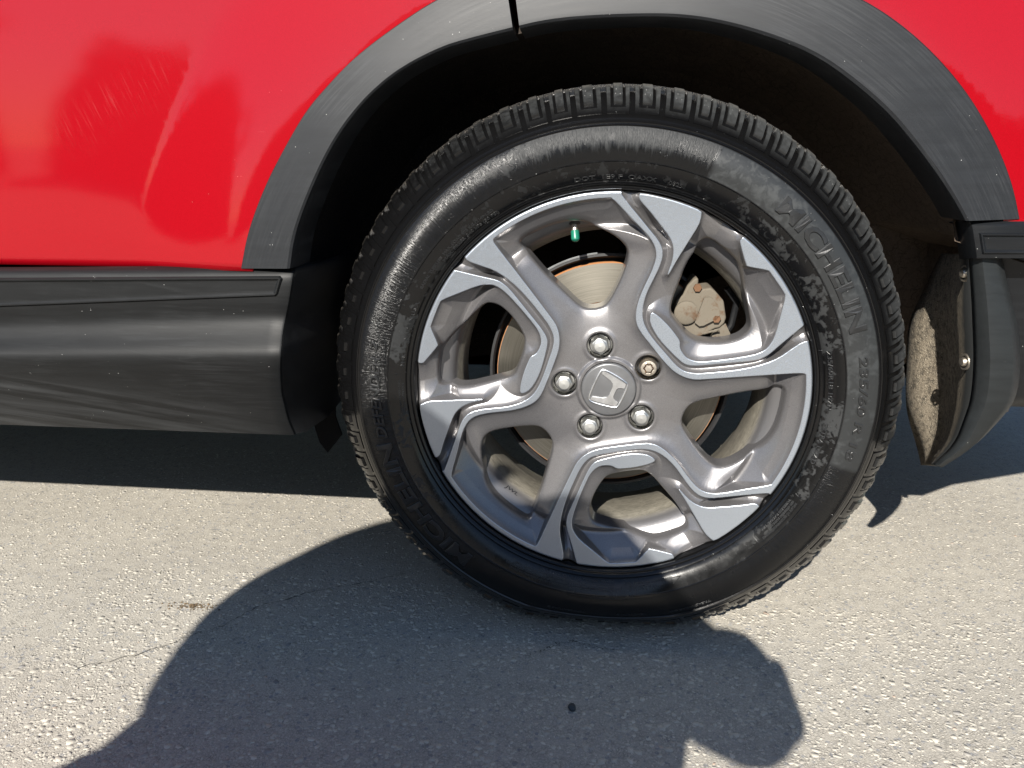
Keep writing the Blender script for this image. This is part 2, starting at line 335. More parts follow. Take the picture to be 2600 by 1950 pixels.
def m_barrel():
    t = NT('brake_dusted_barrel'); co = t.coord(); x, y, z, r, a = polar(t)
    n = t.noise(t.comb(t.math('MULTIPLY', a, 4.0), t.math('MULTIPLY', y, 90.0), t.math('MULTIPLY', r, 9.0)), 3.0, 6, .7, 1.5); n2 = t.noise(co, 400, 3)
    front = t.mapr(y, .050, .060, 1, 0)
    dusty = t.mix(t.mapr(n, .35, .7), (.075, .069, .055), (.17, .156, .126)); base = t.mix(front, dusty, (.165, .162, .165))
    return t.P(base=base, metal=t.math('MULTIPLY', front, .6), rough=t.mapr(front, 0, 1, .62, .38), normal=t.bump(n2, .2, .0008))
def m_disc():
    t = NT('brake_disc_iron'); co = t.coord(); x, y, z, r, a = polar(t)
    rings = t.noise(t.comb(t.math('MULTIPLY', r, 900.0), t.math('MULTIPLY', a, 1.2), 0.0), 1.0, 4, .7)
    rust = t.math('MAXIMUM', t.mapr(r, .1515, .1525), t.math('MULTIPLY', t.mapr(r, .1015, .1005), t.mapr(r, .0965, .0975)))
    hat = t.mapr(r, .0962, .0952)
    n = t.noise(co, 120, 5, .7)
    base = t.mix(t.mapr(rings, .3, .7), (.115, .107, .09), (.20, .187, .158)); base = t.mix(rust, base, (.36, .15, .05)); base = t.mix(hat, base, t.mix(t.mapr(n, .4, .62), (.30, .25, .17), (.20, .14, .075)))
    solid = t.math('MAXIMUM', rust, hat)
    tg = t.N('ShaderNodeTangent', direction_type='RADIAL', axis='Y'); b = t.bump(rings, .10, .0004)
    return t.P(base=base, metal=t.mapr(solid, 0, 1, .85, .0), rough=t.mapr(solid, 0, 1, .46, .85), aniso=t.mapr(solid, 0, 1, .55, 0), tan=tg.outputs[0], arot=.25, normal=b)
def m_caliper():
    t = NT('weathered_caliper'); co = t.coord(); n = t.noise(co, 70, 6, .7); n2 = t.noise(co, 400, 3)
    base = t.mix(t.mapr(n, .55, .72), (.125, .108, .083), (.085, .045, .022)); return t.P(base=base, rough=.8, spec=.3, normal=t.bump(n2, .25, .001))
def m_asphalt():
    t = NT('weathered_asphalt'); co = t.coord()
    n0 = t.noise(co, 1.6, 4, .6); n1 = t.noise(co, 55, 5, .7); n2 = t.noise(co, 330, 4, .7); n3 = t.noise(co, 1200, 2, .6)
    vor = t.N('ShaderNodeTexVoronoi', {'Scale': 150.0, 'Randomness': 1.0}); t.put(vor.inputs['Vector'], co)
    stone = t.mapr(vor.outputs['Distance'], .30, .48, 1, 0); sc = t.ramp(vor.outputs['Color'], [(0, (.20, .19, .17)), (.35, (.30, .285, .25)), (.6, (.40, .375, .33)), (.8, (.22, .225, .235)), (1, (.48, .45, .39))])
    base = t.mix(t.mapr(n2, .3, .7), (.285, .266, .230), (.485, .451, .386)); pick = t.math('MULTIPLY', stone, t.mapr(vor.outputs['Color'], .35, .45))
    base = t.mix(pick, base, sc); base = t.mix(t.mapr(n0, .35, .75, 0, .35), base, (.16, .15, .135)); base = t.mix(t.mapr(n1, .62, .75, 0, .5), base, (.085, .08, .073))
    ve = t.N('ShaderNodeTexVoronoi', {'Scale': 260.0}, feature='DISTANCE_TO_EDGE'); t.put(ve.inputs['Vector'], co); seam = t.math('MULTIPLY', t.mapr(ve.outputs['Distance'], .03, .14, 1, 0), t.mapr(n1, .35, .6)); base = t.mix(t.math('MULTIPLY', seam, .5), base, (.13, .12, .105))
    h = t.math('ADD', t.math('ADD', t.math('MULTIPLY', n2, .5), t.math('MULTIPLY', seam, -.8)), t.math('MULTIPLY', n3, .5))
    return t.P(base=base, rough=.92, spec=.25, normal=t.bump(h, .5, .0012))
def m_grit():
    t = NT('asphalt_aggregate'); c = t.attr('tint'); n = t.noise(t.coord(), 900, 3)
    hs = t.ramp(c.outputs['Fac'], [(0, (.17, .17, .172)), (.12, (.27, .26, .245)), (.35, (.38, .355, .305)), (.6, (.46, .43, .365)), (.8, (.49, .455, .385)), (.93, (.56, .52, .445)), (.97, (.42, .31, .235)), (1.0, (.22, .23, .24))])
    return t.P(base=t.mix(t.mapr(n, .3, .7, 0, .35), hs, (.16, .15, .135)), rough=.85, spec=.3, normal=t.bump(n, .3, .0008))

M = dict(
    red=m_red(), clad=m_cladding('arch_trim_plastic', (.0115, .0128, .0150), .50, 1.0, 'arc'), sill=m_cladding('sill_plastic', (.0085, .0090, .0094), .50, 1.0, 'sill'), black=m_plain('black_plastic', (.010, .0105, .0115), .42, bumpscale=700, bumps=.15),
    bumper=m_cladding('bumper_plastic', (.008, .009, .0105), .30, .35), flapout=m_cladding('mud_flap_plastic', (.014, .016, .0168), .50, .5), liner=m_liner(), mud=m_mud(), tyre=m_tyre(), rim=m_rim(), barrel=m_barrel(),
    letters=m_plain('moulded_lettering', (.013, .0135, .014), .36, bumpscale=500, bumps=.1), disc=m_disc(), cal=m_caliper(), asphalt=m_asphalt(), grit=m_grit(),
    deflector=m_plain('shaded_plastic', (.0035, .0035, .004), .75, spec=.15), chrome=m_plain('plated_nut', (.52, .52, .50), .48, 1.0, var=.12), dullnut=m_plain('worn_plated_nut', (.50, .45, .38), .48, 1.0, var=.2), rustcol=m_plain('rust', (.11, .055, .026), .85, bumpscale=500),
    nutwell=m_plain('polished_seat', (.50, .50, .49), .14, 1.0, var=.1),
    cap=m_plain('silver_cap_paint', (.15, .152, .156), .42, .6, bumpscale=2200, bumps=.06, var=.08, coat=.3), chromebadge=m_plain('chromed_badge', (.80, .81, .82), .34, 1.0, bumpscale=260, bumps=.08, var=.18),
    green=m_plain('green_plastic', (.008, .135, .085), .36, var=.1), steel=m_plain('zinc_steel', (.40, .40, .39), .45, .8, var=.2), shield=m_plain('black_steel', (.012, .012, .013), .6),
    greyedge=m_plain('grey_steel_edge', (.22, .23, .235), .55, .3), ink=m_plain('dark_stamp', (.02, .022, .03), .6), soil=m_plain('brown_debris', (.11, .075, .04), .95, bumpscale=300, bumps=.6, var=.6), tarstone=m_plain('dark_stone', (.022, .028, .032), .55, bumpscale=400, bumps=.5),
    tar=m_plain('crack_shadow', (.03, .028, .026), .95))

# ------------------------------------------------------------------ ground
g = MB(); n = 24
xs = np.r_[-1500, -300, -60, np.linspace(-8, 8, 9), 60, 300, 1500]
P = [[(x, y, 0.0) for y in xs] for x in xs]; g.grid(P)
ground = g.build('asphalt_ground', M['asphalt'], smooth=False); tag(ground, kind='structure')

def make_grit(N, x0, x1, y0, y1, smin, smax, name):
    """chips of stone set in the tar: six-sided, bevelled, each with its own size, turn, tilt and tint"""
    x = RNG.uniform(x0, x1, N); y = RNG.uniform(y0, y1, N); s = smin * (smax / smin) ** (RNG.random(N) ** 2.6)
    rot = RNG.uniform(0, 6.283, N); asp = RNG.uniform(.42, 1.0, N); k = 6
    ang = (np.arange(k) * 2 * np.pi / k)[None] + RNG.uniform(-.36, .36, (N, k)); rad = s[:, None] * RNG.uniform(.72, 1.18, (N, k))
    px = np.cos(ang) * rad; py = np.sin(ang) * rad * asp[:, None]; c, sn = np.cos(rot)[:, None], np.sin(rot)[:, None]
    qx, qy = px * c - py * sn, px * sn + py * c
    h = np.minimum(s * RNG.uniform(.02, .13, N), .0004); tx, ty = RNG.normal(0, .025, (2, N))
    top = RNG.uniform(.70, .9, N)[:, None]; zt = h[:, None] + tx[:, None] * qx * top + ty[:, None] * qy * top
    lowr = np.stack([x[:, None] + qx, y[:, None] + qy, np.full_like(qx, -.0012)], 2); upr = np.stack([x[:, None] + qx * top, y[:, None] + qy * top, zt], 2)
    V = np.concatenate([lowr, upr], 1).reshape(-1, 3); b = (np.arange(N) * 2 * k)[:, None, None]
    i = np.arange(k); j = (i + 1) % k; q = np.stack([i, j, j + k, i + k], 1)
    t1 = np.stack([i[:-2] * 0 + k, i[1:-1] + k, i[2:] + k], 1)
    T = np.vstack([q[:, [0, 1, 2]], q[:, [0, 2, 3]], t1]); F = (b + T[None]).reshape(-1, 3)
    me = np_mesh(name, V, F, smooth=False); tint = np.repeat(np.clip(RNG.beta(2.6, 2.2, N), 0, 1), 2 * k); attr_float(me, 'tint', tint)
    o = add(name, me, M['grit']); tag(o, kind='stuff'); return o
make_grit(60000, -1.15, .80, -.42, .62, .0009, .0044, 'asphalt_aggregate')
make_grit(22000, -.75, .62, -.42, .10, .0008, .0064, 'asphalt_aggregate')
# a loose dark stone, a smear of debris and hair cracks in the surface
bm = bmesh.new(); bmesh.ops.create_icosphere(bm, subdivisions=2, radius=.0052)
for v in bm.verts: v.co *= 1 + .3 * mnoise.noise(v.co * 260); v.co.z *= .8
me = bpy.data.meshes.new('pebble'); bm.to_mesh(me); bm.free()
peb = add('pebble', me, M['tarstone'], loc=(-.0315, -.155, .0034)); tag(peb, 'small dark loose stone lying in the shadow below the tyre', 'pebble')
V, F = [], []
for k in range(120):
    c = Vector((random.gauss(-.598, .016), random.gauss(.002, .0045), .0004)); s = random.uniform(.0006, .0020); b = len(V)
    for a in range(4): V.append(c + Vector((math.cos(a * 1.57 + k) * s, math.sin(a * 1.57 + k) * s * .8, 0)))
    V.append(c + Vector((0, 0, s * .8 + .0006))); F += [(b, b + 1, b + 4), (b + 1, b + 2, b + 4), (b + 2, b + 3, b + 4), (b + 3, b, b + 4)]
deb = add('soil_debris', np_mesh('soil_debris', V, F, False), M['soil']); tag(deb, kind='stuff')

def crack(pts, w, name='crack'):
    """a hair crack: a jagged dark slit, a part of the ground"""
    P = resample(np.array(pts), 60); P[:, :2] += RNG.normal(0, .0022, (60, 2)); P = resample(P, 150); V, F = [], []
    for i in range(len(P)):
        d = P[min(i + 1, len(P) - 1)] - P[max(i - 1, 0)]; nrm = np.array([-d[1], d[0]]) / (np.linalg.norm(d) + 1e-9); ww = w * max(.08, RNG.normal(.6, .45))
        for s in (-1, 1): V.append((P[i][0] + nrm[0] * ww * s, P[i][1] + nrm[1] * ww * s, .0010))
        if i: F.append((2 * i - 2, 2 * i - 1, 2 * i + 1, 2 * i))
    return add(name, np_mesh(name, V, F, False), M['tar'], ground)
crack([(-.6735, -.1529), (-.6065, -.1109), (-.5359, -.044), (-.50, .013), (-.4552, .0434), (-.4204, .067), (-.3052, .1285)], .0006)
crack([(-.10, -.06), (-.04, -.02), (.03, -.035)], .0004)

# ------------------------------------------------------------------ the car: its flank round the rear wheel arch
car = empty('car'); tag(car, 'red car with grey plastic arch trim and wet tyre on alloy wheel', 'car')
ARCH_O = [(-0.4602,0.5040),(-0.4467,0.5495),(-0.4195,0.6042),(-0.3906,0.6485),(-0.3606,0.6903),(-0.3289,0.7203),(-0.3011,0.7446),(-0.2626,0.7702),(-0.2086,0.8017),(-0.1747,0.8139),(-0.1236,0.8264),(-0.0489,0.8366),(0.0242,0.8392),(0.1012,0.8328),(0.1681,0.8207),(0.2161,0.8066),(0.2477,0.7936),(0.2826,0.7732),(0.3161,0.7481),(0.3482,0.7184),(0.3764,0.6860),(0.4039,0.6460),(0.4245,0.6076),(0.4373,0.5723)]
ARCH_I = [(-0.3910,0.5062),(-0.3840,0.5396),(-0.3709,0.5726),(-0.3474,0.6181),(-0.3272,0.6509),(-0.3044,0.6798),(-0.2784,0.7055),(-0.2424,0.7310),(-0.1945,0.7514),(-0.1633,0.7584),(-0.1299,0.7654),(-0.0719,0.7773),(0.0265,0.7795),(0.0750,0.7764),(0.1212,0.7666),(0.1723,0.7506),(0.2094,0.7338),(0.2476,0.7079),(0.2815,0.6813),(0.3071,0.6554),(0.3311,0.6293),(0.3512,0.6053),(0.3667,0.5849),(0.3766,0.5702)]
NA = 120
Oc = resample(chaikin(ARCH_O, False, 2), NA); Ic = resample(chaikin(ARCH_I, False, 2), NA)

# red panels: one sheet cut round the arch (the cut edge lies under the trim) and split at the door gap
def flank_y(x, z, d):
    """skin of the car: gentle crown, tucked in below, and a blister round the wheel arch (d = distance from it)"""
    f = np.clip(1 - (d / .145), 0, 1); blister = .0170 * (f * f * (3 - 2 * f) * .35 + f * .65)
    return -.004 - blister + .05 * (z - .72) ** 2 * (z > .72) + .045 * (.72 - z) ** 2 * (z < .72) * ss_(d) + .004 * ss_(d)
def ss_(d): t = np.clip(d / .25, 0, 1); return t * t * (3 - 2 * t)
def red_panel(name, x0, x1, z0, z1, h=.011):
    nx, nz = int((x1 - x0) / h) + 2, int((z1 - z0) / h) + 2; xs = np.linspace(x0, x1, nx); zs = np.linspace(z0, z1, nz); gx, gz = [q.ravel() for q in np.meshgrid(xs, zs, indexing='ij')]
    poly = np.vstack([Oc, [(.44, -.2), (-.4594, -.2)]]); d = sdf(gx, gz, poly, 9.0, 9.0)
    F = d + .016; P = np.stack([gx, flank_y(gx, gz, np.maximum(d, 0)), gz], 1); P2, T2, B = clip_tris(P, grid_tris(nx, nz), F)
    e = np.cross(P2[T2[:, 1]] - P2[T2[:, 0]], P2[T2[:, 2]] - P2[T2[:, 0]]); 
    if np.median(e[:, 1]) > 0: T2 = T2[:, ::-1]
    o = add(name, np_mesh(name, P2, np.ascontiguousarray(T2)), M['red'], car); m = o.modifiers.new('thick', 'SOLIDIFY'); m.thickness = .0015; m.offset = -1; return o
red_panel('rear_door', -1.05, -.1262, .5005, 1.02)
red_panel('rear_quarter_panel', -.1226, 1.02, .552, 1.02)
# the shell of the body that closes the car off from the sky and the ground behind
b = MB(); b.grid([[(-3.7, .03, .30), (-3.7, .03, 1.0)], [(-1.05, .012, .30), (-1.05, .012, 1.0)]]); b.build('front_side', M['red'], car)
b = MB(); b.grid([[(x, y, .275) for y in (.40, .9, 1.80)] for x in (-3.7, -1.0, .62)]); b.grid([[(x, y, .285) for y in (.06, .41)] for x in (-3.7, -2.0, -.44)]); b.build('underbody', M['black'], car, smooth=False)
b = MB(); b.grid([[(x, y, 1.03) for y in (.0, .9, 1.80)] for x in (-3.7, -1.0, 1.02)]); b.build('belt_deck', M['black'], car, smooth=False)
b = MB(); b.grid([[(x, 1.80, z) for z in (.24, .6, 1.03)] for x in (-3.7, -1.0, 1.02)]); b.build('far_side', M['red'], car, smooth=False)
b = MB(); b.grid([[(1.02, y, z) for z in (.30, .6, 1.03)] for y in (.03, .9, 1.80)]); b.build('tail', M['red'], car, smooth=False)
b = MB(); b.grid([[(-3.7, y, z) for z in (.22, .6, 1.03)] for y in (.03, .9, 1.80)]); b.build('nose', M['red'], car, smooth=False)
tw = None
for cx, cy in ((-2.66, .02), (-2.66, 1.58), (0.0, 1.58)):
    if tw is None: tw = MB().lathe([(.10, 0), (.25, -.01), (.33, .0), (.352, .03), (.352, .19), (.30, .21), (.1, .21)], 48).build('plain_wheel', M['black'], car, (cx, cy, .352)).data
    else: add('plain_wheel', tw, None, car, (cx, cy, .352))

# wheel arch trim, swept along the arch: two pieces meeting at the door gap
def trim(name, i0, i1, e0, e1):
    rows = []; idx = np.linspace(i0, i1, int(abs(i1 - i0) * 1.5) + 2)
    for q in idx:
        o = np.array([np.interp(q, range(NA), Oc[:, k]) for k in (0, 1)]); n = np.array([np.interp(q, range(NA), Ic[:, k]) for k in (0, 1)]); w = n - o
        sec = [(-.02, .010), (.0, -.0150), (.012, -.0210), (.035, -.0228), (.07, -.0230), (.45, -.0262), (.86, -.0305), (.93, -.0308), (.975, -.0290), (1.0, -.0245), (1.01, -.018), (1.015, .030)]
        rows.append([(o[0] + w[0] * s, y, o[1] + w[1] * s) for s, y in sec])
    c0, c1 = rows[0], rows[-1]; b = MB(); b.grid(rows)
    for c, s in ((c0, e0), (c1, e1)):                    # returned ends
        b.grid([c, [(x, max(y, .0) + .0, z) for x, y, z in c]])
    return b.build(name, M['clad'], car, angle=28)
gapi = int(np.argmin(np.abs(Oc[:, 0] + .1240) + 9 * (Oc[:, 1] < .7)))
trim('wheel_arch_trim', 0, gapi - .45, 0, 0); trim('wheel_arch_trim', gapi + .45, NA - 1, 0, 0)

# felt liner of the wheel well: back from the trim's lip, over the tyre, closed by the inner wall
rows = []
ctr = np.array([.0, .40])
for q in range(NA):
    n = Ic[q]; d = n - ctr; d = d / np.linalg.norm(d)
    rows.append([(n[0] + d[0] * .0015, .004, n[1] + d[1] * .0015), (n[0] + d[0] * .012, .022, n[1] + d[1] * .012), (n[0] + d[0] * .016, .06, n[1] + d[1] * .016), (n[0] + d[0] * .016, .14, n[1] + d[1] * .016), (n[0] + d[0] * .004, .22, n[1] + d[1] * .004), (n[0] - d[0] * .02, .28, n[1] - d[1] * .02), (n[0] * .5, .30, .36 + (n[1] - .36) * .5), (0, .30, .40)])
lo0 = [(x - .012 * (1 - k / 7), max(y, .09), .30 if k < 6 else .32) for k, (x, y, z) in enumerate(rows[0])]; lo1 = [(x + .012, y, .22 if k < 6 else .24) for k, (x, y, z) in enumerate(rows[-1])]
def between(a, b_, m): return [[tuple(np.array(p) * (1 - t) + np.array(q) * t) for p, q in zip(a, b_)] for t in np.linspace(0, 1, m)]
mid1 = [(x + (.020 if k else .006), y, .545) for k, (x, y, z) in enumerate(rows[-1])]; mid2 = [(x + (.105 if k < 6 else .03), y, .515) for k, (x, y, z) in enumerate(rows[-1])]; lo1 = [(x + .112, max(y, .05), .33) for k, (x, y, z) in enumerate(rows[-1])]
rows = between(lo0, rows[0], 8)[:-1] + rows + between(rows[-1], mid1, 3)[1:] + between(mid1, mid2, 4)[1:] + between(mid2, lo1, 5)[1:]
lb = MB(); lb.grid(rows); lo_ = lb.build('wheel_well_liner', M['liner'], car, angle=60)
sm = lo_.modifiers.new('sub', 'SUBSURF'); sm.levels = 1; sm.render_levels = 1; sm.subdivision_type = 'SIMPLE'

# sill below the door, with its raised strip, and the dark end that turns into the wheel well
SILL_L = np.array([(-0.8008,-0.0040,0.4978),(-0.7880,-0.0200,0.4966),(-0.7855,-0.0250,0.4890),(-0.7935,-0.0260,0.4459),(-0.8028,-0.0200,0.4247),(-0.7977,-0.0310,0.4054),(-0.7884,-0.0460,0.3912),(-0.7885,-0.0470,0.3865),(-0.7966,-0.0420,0.3674),(-0.8155,-0.0280,0.3305),(-0.8402,-0.0080,0.2897),(-0.8534,0.0040,0.2733)])
SILL_R = np.array([(-0.4018,-0.0040,0.5065),(-0.3943,-0.0200,0.5042),(-0.3940,-0.0250,0.4975),(-0.4011,-0.0260,0.4664),(-0.4096,-0.0200,0.4451),(-0.4117,-0.0310,0.4237),(-0.4090,-0.0460,0.4036),(-0.4096,-0.0470,0.3990),(-0.4140,-0.0420,0.3808),(-0.4213,-0.0280,0.3446),(-0.4241,-0.0080,0.2997),(-0.4220,0.0040,0.2758)])
def dense(P, m=46):
    s = np.r_[0, np.cumsum(np.linalg.norm(np.diff(P, axis=0), axis=1))]; out = []
    Q = P.copy()
    # smooth everything but the crease
    t = np.linspace(0, s[-1], m); R_ = np.stack([np.interp(t, s, Q[:, k]) for k in range(3)], 1)
    for _ in range(3): R_[1:-1] = .25 * R_[:-2] + .5 * R_[1:-1] + .25 * R_[2:]
    return R_
A0, A1 = dense(SILL_L), dense(SILL_R); d = A0 - A1
far = A0 + d * np.array([5.0, 0, .0]) ; far[:, 0] = -3.0
rows = [far, A0 + d * .9, A0 + d * .3] + [A0 * (1 - t) + A1 * t for t in np.linspace(0, 1, 24)]
last = rows[-1]; rows += [last + np.array([.0022, .0012, 0]), last + np.array([.0034, .0050, 0])]
inward = [tuple(p) for p in last + np.array([.0034, .0050, 0])]
sb = MB(); sb.grid(rows); sb.grid([[tuple(p) for p in r[[-1]]] + [(r[-1][0], .09, r[-1][2] + .012)] for r in rows])
sill = sb.build('sill_cladding', M['sill'], car, angle=40)
b = MB(); b.grid([inward, [(x + .010, .020, z) for x, y, z in inward], [(x + .022, .075, z + .004 * (z < .3)) for x, y, z in inward], [(x + .024, .16, max(z, .29)) for x, y, z in inward]]); b.build('sill_end', M['black'], car, angle=60)
SP = [(-0.7843,-0.0258,0.4869),(-0.4052,-0.0258,0.4959),(-0.4122,-0.0258,0.4710),(-0.7920,-0.0258,0.4492)]
fl = lambda t: tuple(np.array(SP[0]) * (1 - t) + np.array(SP[1]) * t)
ext = lambda a, b_: (b_[0] + (b_[0] - a[0]) * .0 - 1.6, b_[1], b_[2] + (b_[2] - a[2]) / (b_[0] - a[0]) * -1.6)
p0, p1, p2, p3 = SP; e0, e3 = ext(p1, p0), ext(p2, p3)
outl = [e0, p0, (p1[0] - .003, p1[1], p1[2]), (p1[0], p1[1], p1[2] - .003), (p2[0], p2[1], p2[2] + .003), (p2[0] - .003, p2[1], p2[2]), p3, e3]
def plate(name, outl, rise, bev, mat, parent):
    o = np.array(outl); n = len(o); b = MB()
    def inset(k):
        r = []
        for i in range(n):
            a, c, e = o[i - 1], o[i], o[(i + 1) % n]; d1 = (c - a)[[0, 2]]; d2 = (e - c)[[0, 2]]; n1 = np.array([d1[1], -d1[0]]) / (np.linalg.norm(d1) + 1e-9); n2 = np.array([d2[1], -d2[0]]) / (np.linalg.norm(d2) + 1e-9); m = n1 + n2; m = m / max(np.dot(m, n1), .4)
            r.append((c[0] + m[0] * k, c[1], c[2] + m[1] * k))
        return r
    lev = [(0, .006), (0, -.0006), (bev * .35, -rise), (bev * .7, -rise), (bev * 1.3, -rise * .2), (bev * 1.7, -rise * .15)]
    rings = [[(x, y + h, z) for x, y, z in inset(k)] for k, h in lev]; b.grid(rings, closed_v=True); b.poly(rings[-1]); return b.build(name, mat, parent, angle=25)
plate('sill_strip', outl, .0026, .0042, M['sill'], sill)

# little air deflector in front of the tyre
FLAP = [(-0.4329, 0.118, 0.3944), (-0.3962, 0.118, 0.3817), (-0.4027, 0.118, 0.2643), (-0.3945, 0.118, 0.2352), (-0.4183, 0.118, 0.2057), (-0.4301, 0.118, 0.2225), (-0.4389, 0.118, 0.2592), (-0.4467, 0.118, 0.2903)]
b = MB(); b.prism([(x, .124, z) for x, y, z in FLAP], (0, -.006, 0), .002)
b.build('tyre_deflector', M['deflector'], car, angle=30)  # plastic coloured near black to stand for the shade it hangs in
MB().prism([(-.434, .045, .300), (-.420, .045, .300), (-.420, .045, .289), (-.434, .045, .289)], (0, -.004, 0), .001).build('deflector_clip', M['black'], car)

# rear bumper behind the wheel, with its inset and the mud flap bolted to it
BUMP = [(-.010,.5703),(-.0215,.5690),(-.0255,.5650),(-.026,.5592),(-.026,.5327),(-.0250,.5295),(-.014,.5278),(-.010,.5066),(-.008,.4641),(.005,.4066),(.030,.3539),(.060,.3206),(.110,.300)]
rows = []; UPB = BUMP[:7]; LOB = [(-.020,.5290),(.010,.5278),(.014,.5066),(.018,.4641),(.028,.4066),(.044,.3539),(.056,.3350),(.064,.3340)]
for x, dz, yy in ((.3845, -.006, .040), (.3838, -.0012, .008), (.3862, -.0003, .0016), (.3900, 0, 0), (.42, .0005, 0), (.50, .001, 0), (.75, .0015, .002), (1.02, .002, .010)):
    rows.append([(x - (z - .5703) * .30 * (x < .40), y + yy, z + dz) for y, z in UPB])
bum = MB().grid(rows).build('rear_bumper', M['bumper'], car, angle=35)
MB().grid([[(x + (.529 - z) * .28 * (x < .5), y + yy, z + max(0, x - .48) * .30 * (.529 - z) / .2) for y, z in LOB] for x, yy in ((.428, .01), (.44, 0), (.475, 0), (.60, .012), (.80, .03), (1.02, .05))]).build('bumper_lower', M['bumper'], bum, angle=50)
plate('bumper_inset', [(0.3948,-0.0255,0.5573),(0.72,-0.0235,0.5585),(0.72,-0.0235,0.5380),(0.4019,-0.0255,0.5343)], .0030, .0035, M['bumper'], bum)
FR = [[(0.4385,0.1650,0.5126),(0.4369,0.1414,0.5151),(0.4356,0.1220,0.5171),(0.4168,0.0575,0.5254),(0.3994,-0.0020,0.5330),(0.4006,-0.0100,0.5335),(0.4060,-0.0155,0.5335),(0.4200,-0.0120,0.5330),(0.4320,0.0000,0.5320),(0.4400,0.0300,0.5300)],
 [(0.4206,0.1650,0.4545),(0.4240,0.1414,0.4587),(0.4267,0.1220,0.4621),(0.4178,0.0565,0.4733),(0.4096,-0.0040,0.4837),(0.4112,-0.0120,0.4842),(0.4180,-0.0190,0.4850),(0.4360,-0.0160,0.4840),(0.4500,-0.0020,0.4830),(0.4580,0.0300,0.4810)],
 [(0.4092,0.1650,0.4156),(0.4228,0.1414,0.4209),(0.4340,0.1220,0.4253),(0.4246,0.0565,0.4389),(0.4160,-0.0040,0.4514),(0.4178,-0.0120,0.4520),(0.4250,-0.0200,0.4530),(0.4480,-0.0180,0.4520),(0.4640,-0.0020,0.4500),(0.4740,0.0300,0.4480)],
 [(0.4146,0.1650,0.3630),(0.4314,0.1414,0.3697),(0.4451,0.1220,0.3751),(0.4344,0.0565,0.3919),(0.4245,-0.0040,0.4074),(0.4262,-0.0120,0.4085),(0.4340,-0.0210,0.4100),(0.4580,-0.0200,0.4085),(0.4750,-0.0020,0.4060),(0.4860,0.0300,0.4040)],
 [(0.4209,0.1650,0.3088),(0.4386,0.1414,0.3169),(0.4530,0.1220,0.3235),(0.4404,0.0565,0.3435),(0.4287,-0.0040,0.3620),(0.4304,-0.0120,0.3640),(0.4380,-0.0200,0.3655),(0.4620,-0.0180,0.3640),(0.4780,-0.0010,0.3610),(0.4880,0.0300,0.3580)],
 [(0.4280,0.1650,0.2806),(0.4443,0.1414,0.2879),(0.4577,0.1220,0.2938),(0.4407,0.0565,0.3156),(0.4250,-0.0040,0.3357),(0.4264,-0.0120,0.3380),(0.4330,-0.0190,0.3392),(0.4500,-0.0160,0.3370),(0.4640,0.0000,0.3340),(0.4750,0.0300,0.3310)],
 [(0.4459,0.1650,0.2401),(0.4522,0.1414,0.2492),(0.4573,0.1220,0.2567),(0.4374,0.0565,0.2807),(0.4191,-0.0040,0.3028),(0.4203,-0.0120,0.3052),(0.4245,-0.0170,0.3066),(0.4340,-0.0140,0.3040),(0.4420,0.0000,0.3010),(0.4520,0.0300,0.2980)],
 [(0.4572,0.1650,0.2080),(0.4524,0.1414,0.2175),(0.4484,0.1220,0.2253),(0.4220,0.0565,0.2509),(0.3977,-0.0040,0.2746),(0.3974,-0.0110,0.2770),(0.3984,-0.0145,0.2782),(0.4030,-0.0120,0.2762),(0.4070,0.0000,0.2735),(0.4150,0.0300,0.2700)]]
fr_ = np.array(FR); fr_ = np.stack([chaikin(fr_[:, k], False, 2) for k in range(fr_.shape[1])], 1)
b = MB(); b.grid(fr_[:, 4:]); mf = b.build('mud_flap', M['flapout'], car, angle=50)
b = MB(); b.grid(fr_[:, :5]); mi = b.build('mud_flap_front', M['mud'], mf, angle=60)
for o in (mf, mi): s = o.modifiers.new('thick', 'SOLIDIFY'); s.thickness = .003; s.offset = 0
sx = MB().lathe([(.0001, -.0026), (.0040, -.0024), (.0052, -.0008), (.0055, .002)], 16); sx.lathe([(.0075, .0005), (.0095, .0005), (.0100, .003)], 16); sme = None
for x, y, z in ((.4046, .016, .5070), (.4208, .016, .4010)):
    if sme is None: o = sx.build('screw', M['dullnut'], mf, (x, y, z)); sme = o.data
    else: o = add('screw', sme, None, mf, (x, y, z))
    o.rotation_euler = (0, 0, R(-80))

# ------------------------------------------------------------------ wheel (all its pieces are in wheel coordinates: x along the car, y into it, z up, axle at the origin)
wheel = empty('wheel', (0, 0, ZC), car)
A_ = [(-6.5,239.4),(-0.6,235.6),(17.5,217.2),(37.2,198.6),(46.1,187.4),(50.3,177.6),(50.8,166.9),(46.0,151.0),(39.1,134.8),(34.0,121.5),(30.6,108.1),(29.8,94.6),(31.3,87.2),(35.4,78.2),(48.5,62.0),(62.5,45.6),(75.0,31.5),(84.8,24.2),(93.7,20.1),(101.4,18.2),(109.0,17.5),(123.9,19.2),(153.4,22.9),(196.7,28.5),(231.2,33.1),(236.2,32.2),(238.2,29.2)]
B_ = [(3.2,246.9),(14.7,232.3),(29.3,215.9),(42.6,200.7),(52.3,189.6),(57.4,179.8),(58.3,169.9),(54.9,156.9),(49.0,143.0),(42.3,127.6),(38.7,114.2),(37.6,102.3),(38.6,93.4),(41.6,84.4),(47.9,74.1),(58.8,60.8),(71.2,47.4),(80.5,37.0),(89.7,29.4),(98.6,26.3),(110.2,25.6),(123.1,27.1),(147.1,30.6),(169.3,35.4),(188.3,41.9),(204.0,50.3),(216.5,61.5),(229.4,72.4),(236.8,72.9)]
